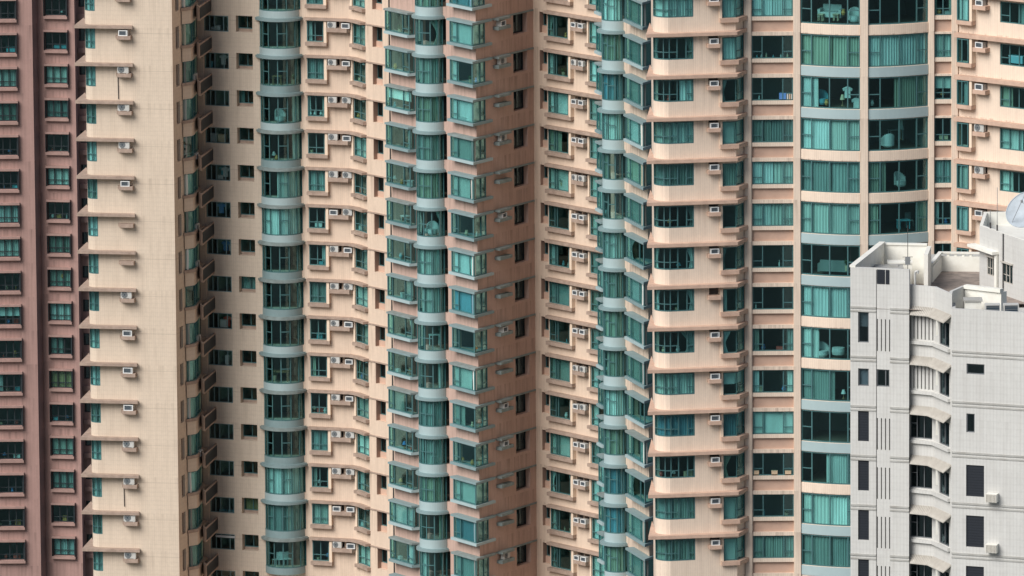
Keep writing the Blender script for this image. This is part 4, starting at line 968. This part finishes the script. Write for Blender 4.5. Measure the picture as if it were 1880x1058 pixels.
def toy_parts(mat):
    a = lathe_part([(0, 0), (.10, .03), (.12, .12), (.08, .2), (0, .22)], 12); h = MB(); h.lathe((0, 0, .2), [(0, 0), (.08, .03), (.085, .1), (0, .17)], 0, 12); e1, e2 = MB(), MB()
    e1.lathe((-.07, 0, .34), [(0, 0), (.035, .02), (0, .06)], 0, 8); e2.lathe((.07, 0, .34), [(0, 0), (.035, .02), (0, .06)], 0, 8)
    return [('body', a, [mat]), ('head', h, [mat]), ('ear', e1, [mat]), ('ear', e2, [mat])]
def put_item(nm, label, cat, P, px, py, off, parts, rz=0.0, z=None, group=None):
    """stand (or hang) a household thing just inside the glass of path P under photo pixel px,py"""
    s, zz = P.hit(px, py); p = P.pt(s, off); rooft(nm, label, cat, (p.x, p.y, zz if z is None else z), parts, P.ang(s) + rz, group)
fl = lambda i: nth(i)
# kitchens of the back wall (window j counted from the top)
kz = lambda j: KIT[2] - j * H
def kit(j, fr, nm, label, cat, parts, off=-.42, dz=.06, rz=0.0):
    s = KIT[0] + (KIT[1] - KIT[0]) * fr; p = P1.pt(s, off); rooft(nm, label, cat, (p.x, p.y, kz(j) + dz), parts, P1.ang(s) + rz)
W_ = 'kitchen window of the cream back wall'
kit(0, .45, 'storage_box', f'white box on the sill of the topmost {W_}', 'box', box_parts(.45, .3, .28, 'i_white'))
kit(0, .25, 'storage_box', f'small white carton at left in the topmost {W_}', 'box', box_parts(.3, .25, .18, 'i_white'))
kit(0, .9, 'bottle', f'tall white bottle at right in the topmost {W_}', 'bottle', bottle_parts('i_white', .42))
kit(1, .68, 'shirt', f'white shirt hanging in the second {W_}', 'shirt', shirt_parts('i_white'), dz=1.02)
kit(1, .12, 'bucket', f'pale blue bucket at left in the second {W_}', 'bucket', [('body', lathe_part([(0, 0), (.15, 0), (.19, .4), (.17, .4), (0, .02)]), ['i_cyan'])])
kit(2, .95, 'curtain_pole', f'white rolled mat standing at right of the third {W_}', 'mat', [('body', lathe_part([(0, 0), (.06, 0), (.06, .95), (0, .95)], 10), ['i_white'])])
kit(3, .22, 'storage_box', f'big white box at left in the fourth {W_}', 'box', box_parts(.5, .35, .55, 'i_white'))
kit(3, .6, 'storage_box', f'brown carton in the middle of the fourth {W_}', 'box', box_parts(.6, .35, .5, 'i_tan'))
kit(4, .62, 'shirt', f'pale blue shirt hanging in the fifth {W_}', 'shirt', shirt_parts('i_cyan'), dz=1.02)
kit(4, .72, 'shirt', f'white shirt overlapping the blue shirt in the fifth {W_}', 'shirt', shirt_parts('i_white'), dz=.98, off=-.36)
kit(4, .5, 'storage_box', f'white tub low in the fifth {W_}', 'box', box_parts(.4, .3, .25, 'i_white'))
kit(5, .5, 'shirt', f'dark blue shirt hanging in the sixth {W_}', 'shirt', shirt_parts('i_blue'), dz=1.02)
kit(5, .92, 'bottle', f'white bottle at right in the sixth {W_}', 'bottle', bottle_parts('i_white', .5))
kit(6, .68, 'towel', f'bright blue towel hanging in the seventh {W_}', 'towel', shirt_parts('i_blue'), dz=1.0)
kit(6, .93, 'towel', f'white towel hanging in the seventh {W_}', 'towel', shirt_parts('i_white'), dz=1.0)
kit(8, .72, 'shirt', f'red shirt hanging in the ninth {W_}', 'shirt', shirt_parts('i_red'), dz=.9)
kit(8, .55, 'storage_box', f'white box in the middle of the ninth {W_}', 'box', box_parts(.5, .3, .5, 'i_white'))
kit(8, .92, 'bottle', f'white bottle at right in the ninth {W_}', 'bottle', bottle_parts('i_white', .6))
kit(9, .7, 'storage_box', f'tall white box in the tenth {W_}', 'box', box_parts(.3, .3, .6, 'i_white'))
kit(9, .9, 'bottle', f'pale bottle at right in the tenth {W_}', 'bottle', bottle_parts('i_tan', .5))
kit(12, .2, 'bottle', f'pale bottle at left in the thirteenth {W_}', 'bottle', bottle_parts('i_white', .45))
m = MB(); m.box((0, 0, 0), 1.55, .06, .1); m2 = MB(); m2.box((0, .02, .102), 1.6, .1, .05)
kit(14, .6, 'awning', f'white rolled awning across the lowest full {W_}', 'awning', [('cloth', m, ['i_white']), ('bar', m2, ['acwhite'])], off=.06, dz=.92)
for i in range(7): kit(13, .3 + i * .1, 'jar', 'small pale jar in the row on the fourteenth kitchen window sill', 'jar', [('body', lathe_part([(0, 0), (.05, 0), (.05, .14), (.03, .17), (0, .17)], 8), ['i_cyan'])], off=-.2)
for o in list(sc.objects):
    if o.get('category') == 'jar': o['group'] = 'jars on the kitchen sill'
    if o.name == 'curtain_pole': o.name = 'rolled_mat'
# wide round bay
R_B = 'of the wide round grey bay'
put_item('armchair', f'white tub chair in the fourth storey {R_B}', 'armchair', B1, 516, 226, -.75, tub_parts('i_white'), .4)
put_item('floor_lamp', f'white lamp at left in the fifth storey {R_B}', 'lamp', B1, 496, 295, -.5, lamp_parts(.6))
put_item('vase', f'orange vase on the floor of the fifth storey {R_B}', 'vase', B1, 505, 296, -.35, vase_parts('i_yellow'))
put_item('plant', f'leafy pot plant at right in the third storey {R_B}', 'plant', B1, 545, 156, -.4, plant_parts(.9))
put_item('table', f'brown wooden table in the third storey {R_B}', 'table', B1, 505, 160, -.7, table_parts(.7, .5, .75, 'i_wood'))
for i, px in enumerate((496, 512, 529)): put_item('chair', f'{("left", "middle", "right")[i]} pale dining chair in the lowest full storey {R_B}', 'chair', B1, px, 1040, -.6, chair_parts('i_white'), .3 * i)
put_item('table', f'dark dining table in the tenth storey {R_B}', 'table', B1, 512, 703, -.8, table_parts(1.2, .7, .75, 'i_wood'))
put_item('plant', f'bushy plant in the tenth storey {R_B}', 'plant', B1, 497, 700, -.45, plant_parts(.9))
# window-sill toys beside the bay
s_ = 'on the fourth framed window sill beside wide round bay'
for i, px in enumerate((569, 577, 588)): put_item('soft_toy', f'{("left", "middle", "right")[i]} pale soft toy {s_}', 'soft toy', P1, px, 212, -.2, toy_parts('i_white'))
put_item('vase', 'amber vase in the fourth narrow window of the wavy recess wall', 'vase', P1, 655, 218, -.2, vase_parts('i_yellow'))
put_item('plant', 'pot plant on the sill of the fifth framed window beside the wide round bay', 'plant', P1, 571, 281, -.22, plant_parts(.5))
put_item('storage_box', 'pale crate on the sill of the seventh framed window beside the wide round bay', 'box', P1, 584, 417, -.2, box_parts(.55, .22, .35, 'i_white'))
put_item('storage_box', 'teal crate on the sill of the eighth framed window beside the wide round bay', 'box', P1, 588, 486, -.2, box_parts(.4, .22, .2, 'i_cyan'))
# projecting salmon bay
put_item('plant', 'leafy plant in the topmost left box window of the salmon bay', 'plant', P2, 736, 60, .1, plant_parts(.7))
put_item('plant', 'round plant by the right frame of the topmost left box window', 'plant', P2, 754, 62, .1, plant_parts(.5))
put_item('soft_toy', 'blue soft toy in the third left box window of the salmon bay', 'soft toy', P2, 727, 196, .1, toy_parts('i_cyan'))
put_item('plant', 'spiky plant in the fourth left box window of the salmon bay', 'plant', P2, 752, 270, .1, plant_parts(.5))
put_item('table', 'small pale table in the sixth left box window of the salmon bay', 'table', P2, 745, 406, .0, table_parts(.7, .5, .4, 'i_white'))
put_item('vase', 'teal round vase in the seventh left box window of the salmon bay', 'vase', P2, 738, 474, .1, vase_parts('i_cyan'))
put_item('armchair', 'white tub chair in the seventh storey of the narrow round bay', 'armchair', B2, 793, 432, -.4, tub_parts('i_white'))
put_item('vase', 'pale tall vase in the seventh storey of the narrow round bay', 'vase', B2, 778, 430, -.3, vase_parts('i_white'))
put_item('table', 'white desk in the tenth storey of the narrow round bay', 'table', B2, 798, 636, -.5, table_parts(.8, .5, .8, 'i_white'))
put_item('chair', 'white chair in the thirteenth storey of the narrow round bay', 'chair', B2, 798, 850, -.4, chair_parts('i_white'))
put_item('storage_box', 'pale bedding box in the third right corner box window of the salmon bay', 'box', PR2, 848, 221, -.25, box_parts(.7, .3, .2, 'i_white'))
# right of the salmon corner
put_item('soft_toy', 'yellow soft toy in the topmost framed window right of salmon corner', 'soft toy', P3, 1035, 70, -.2, toy_parts('i_yellow'))
put_item('plant', 'dark bushy plant in the second framed window right of salmon corner', 'plant', P3, 1030, 140, -.25, plant_parts(.7))
put_item('plant', 'pale flowering plant in the fifth framed window right of salmon corner', 'plant', P3, 1027, 342, -.25, plant_parts(.6))
# peach tower
G_ = 'curved glass bay of the peach tower'
def t3(nm, label, cat, px, py, off, parts, rz=0.0): put_item(nm, label, cat, P5, px, py, off, parts, rz)
t3('sofa', f'white sofa in the topmost left {G_}', 'sofa', 1515, 38, -1.3, sofa_parts('i_white', 1.6))
t3('stool', f'orange stool at left in the topmost left {G_}', 'stool', 1500, 41, -.7, table_parts(.4, .4, .45, 'i_tan'))
t3('stool', f'orange stool at right in the topmost left {G_}', 'stool', 1530, 41, -.7, table_parts(.4, .4, .45, 'i_tan'))
t3('vase', f'yellow figure shaped vase in the topmost left {G_}', 'vase', 1546, 30, -.5, vase_parts('i_yellow'))
t3('armchair', f'round tub chair at right of topmost left {G_}', 'armchair', 1568, 42, -.5, tub_parts('i_white'))
t3('chair', f'grey armchair at left in the third left {G_}', 'chair', 1501, 194, -.7, tub_parts('i_cyan'), .5)
t3('vase', f'brass vase in the third left {G_}', 'vase', 1514, 195, -.4, vase_parts('i_yellow'))
t3('floor_lamp', f'beige shaded lamp in the third left {G_}', 'lamp', 1544, 197, -.6, lamp_parts(.75, 'i_tan'))
t3('shirt', f'white shirt on a stand in the third left {G_}', 'shirt', 1554, 162, -.6, shirt_parts('i_white'))
t3('towel', f'white towel low at right in the third left {G_}', 'towel', 1572, 182, -.4, shirt_parts('i_white'))
t3('sofa', f'big grey sofa in the seventh left {G_}', 'sofa', 1527, 505, -1.2, sofa_parts('room', 2.3), 3.14)
t3('plant', f'white flowering plant in the seventh left {G_}', 'plant', 1553, 500, -.5, plant_parts(.9))
t3('pouf', f'round white pouf in the tenth left {G_}', 'pouf', 1534, 655, -.9, [('seat', lathe_part([(0, 0), (.4, 0), (.44, .2), (.42, .45), (0, .5)], 18), ['i_white'])])
t3('armchair', f'tub chair beside pouf in the tenth left {G_}', 'armchair', 1504, 657, -.6, tub_parts('i_white'), .6)
t3('floor_lamp', f'small white lamp in the eleventh left {G_}', 'lamp', 1546, 735, -.6, lamp_parts(.6))
t3('armchair', f'rounded pale chair in the fourth right {G_}', 'armchair', 1634, 272, -.6, tub_parts('i_white'), 3.14)
t3('floor_lamp', f'white bell shaped lamp in the fourth right {G_}', 'lamp', 1671, 262, -1.4, lamp_parts(1.3))
t3('table', f'pale desk behind lamp in the fourth right {G_}', 'table', 1669, 266, -2.1, table_parts(1.0, .5, .75, 'i_white'))
t3('armchair', f'white swivel tub chair in the fifth right {G_}', 'armchair', 1660, 344, -.6, tub_parts('i_white'), .3)
t3('stool', f'white low stool at left in the fifth right {G_}', 'stool', 1606, 347, -.5, table_parts(.5, .4, .45, 'i_white'))
t3('vase', f'pale vase in the fifth right {G_}', 'vase', 1626, 348, -.5, vase_parts('i_cyan'))
t3('table', f'bright blue play table in the sixth right {G_}', 'table', 1664, 422, -.5, table_parts(.8, .6, .6, 'i_cyan'))
t3('chair', f'grey high backed chair behind the blue play table of the peach tower', 'chair', 1682, 421, -1.0, chair_parts('room'))
t3('vase', f'white bust shaped vase in the third right {G_}', 'vase', 1602, 196, -.4, vase_parts('i_white'))
Wd = 'wide window left of the curved glass'
def wd(j, nm, label, cat, px, parts): t3(nm, label, cat, px, 184.2 + (j - 2) * 76.6, -.24, parts)
for i, px in enumerate((1390, 1398, 1407, 1420, 1434, 1446)): wd(1, 'bottle', f'{fl(i) if i else "first"} bottle from the left in the second {Wd}', 'bottle', px, bottle_parts(('i_cyan', 'i_white', 'i_tan')[i % 3], .2 + .06 * (i % 3)))
wd(2, 'bottle', f'white bottle at left in the third {Wd}', 'bottle', 1394, bottle_parts('i_white', .3))
wd(2, 'storage_box', f'blue crate at right in the third {Wd}', 'box', 1437, box_parts(.45, .25, .4, 'i_blue'))
for i, px in enumerate((1446, 1450, 1454)): wd(2, 'book', f'{("left", "middle", "right")[i]} of the three upright books in the third {Wd}', 'book', px, box_parts(.09, .25, .36, ('i_white', 'i_tan', 'i_white')[i]))
wd(6, 'bottle', f'slim white bottle in the seventh {Wd}', 'bottle', 1431, bottle_parts('i_white', .42))
wd(7, 'bottle', f'white bottle in the eighth {Wd}', 'bottle', 1388, bottle_parts('i_white', .3))
for i, px in enumerate((1388, 1422, 1447)): wd(11, 'storage_box', f'{("left", "middle", "right")[i]} pale box in the twelfth {Wd}', 'box', px, box_parts(.4, .25, .28, 'i_tan'))
for i, px in enumerate((1728, 1737)): t3('cushion', f'{("left", "right")[i]} of two cream cushions in the narrow window right of curved glass', 'cushion', px, 257, -.25, box_parts(.26, .14, .3, 'i_tan'))
t3('storage_box', 'pale green chest in the second wide window at the far right wall', 'box', 1863, 117, -.3, box_parts(1.1, .4, .45, 'i_cyan'))
t3('bottle', 'yellow bottle in the fifth framed window on the angled right wall', 'bottle', 1768, 184, .05, bottle_parts('i_yellow', .4))
# pink tower
put_item('lamp', 'small pale lamp in the topmost window of the dull pink tower', 'lamp', P6, 112, 28, -.25, lamp_parts(.4))
put_item('storage_box', 'teal crate in the second left edge window of the dull pink tower', 'box', P6, 22, 96, -.25, box_parts(.9, .3, .35, 'i_cyan'))
for i, px in enumerate((104, 116)): put_item('storage_box', f'{("left", "right")[i]} teal pillow in the second recess side window of the pink tower', 'pillow', P6, px, 90, -.25, box_parts(.55, .2, .25, 'i_cyan'))
put_item('vase', 'orange lantern vase at right in the pink tower window', 'vase', P6, 114, 512, -.25, vase_parts('i_yellow'))


CK = {'bottle': lambda c: bottle_parts('i_' + c, RND.uniform(.22, .42)), 'vase': lambda c: vase_parts('i_' + c), 'plant': lambda c: plant_parts(RND.uniform(.35, .65)),
      'carton': lambda c: box_parts(RND.uniform(.25, .6), .24, RND.uniform(.15, .4), 'i_' + c), 'soft_toy': lambda c: toy_parts('i_' + c), 'table_lamp': lambda c: lamp_parts(RND.uniform(.38, .55), 'i_' + c)}
CW = dict(white='pale', blue='blue', tan='beige', cyan='teal', red='red', yellow='amber')
for path, a, b_, off, z, j, where, group in CLUT:
    n = RND.choice((1, 2, 2, 3)); used = set()
    for i in range(n):
        kd = RND.choice([k for k in CK if k not in used]); used.add(kd); cl = RND.choice(('white', 'white', 'tan', 'cyan', 'blue', 'red', 'yellow'))
        s = a + (b_ - a) * (i + RND.uniform(.3, .7)) / n; p = path.pt(s, off - RND.uniform(0, .12))
        what = 'green pot plant' if kd == 'plant' else CW[cl] + ' ' + kd.replace('_', ' ')
        rooft(kd, f'{what} on sill of {nth(j)} {where}', kd.replace('_', ' '), (p.x, p.y, z), CK[kd](cl), path.ang(s) + RND.uniform(-.4, .4))

# ================================================================== light
wd = bpy.data.worlds.new('World'); sc.world = wd; wd.use_nodes = True
nt = wd.node_tree; bg = nt.nodes['Background']; sky = nt.nodes.new('ShaderNodeTexSky'); sky.sky_type = 'NISHITA'; sky.sun_disc = False
to_sun = Vector((-.62, -.61, .78)).normalized()
el = math.asin(to_sun.z); az = math.atan2(to_sun.x, to_sun.y)
sky.sun_elevation = el; sky.sun_rotation = az; sky.air_density = 1.0; sky.dust_density = 1.5; sky.ozone_density = 1.0
nt.links.new(sky.outputs[0], bg.inputs[0]); bg.inputs[1].default_value = .062
ld = bpy.data.lights.new('sun', 'SUN'); ld.energy = 3.3; ld.angle = rad(42); ld.color = (1.0, .975, .935)
lo = bpy.data.objects.new('sun', ld); COL.objects.link(lo); lo.rotation_euler = to_sun.to_track_quat('Z', 'Y').to_euler(); lo.location = to_sun * 300
vs = sc.view_settings; vs.view_transform = 'Standard'; vs.look = 'None'; vs.gamma = 1.0; vs.exposure = 0.40
sc.render.resolution_x, sc.render.resolution_y = 1024, 576
sc.render.engine = 'CYCLES'; cy = sc.cycles; cy.max_bounces = 8; cy.diffuse_bounces = 4; cy.glossy_bounces = 3; cy.transparent_max_bounces = 24; cy.caustics_reflective = False; cy.caustics_refractive = False
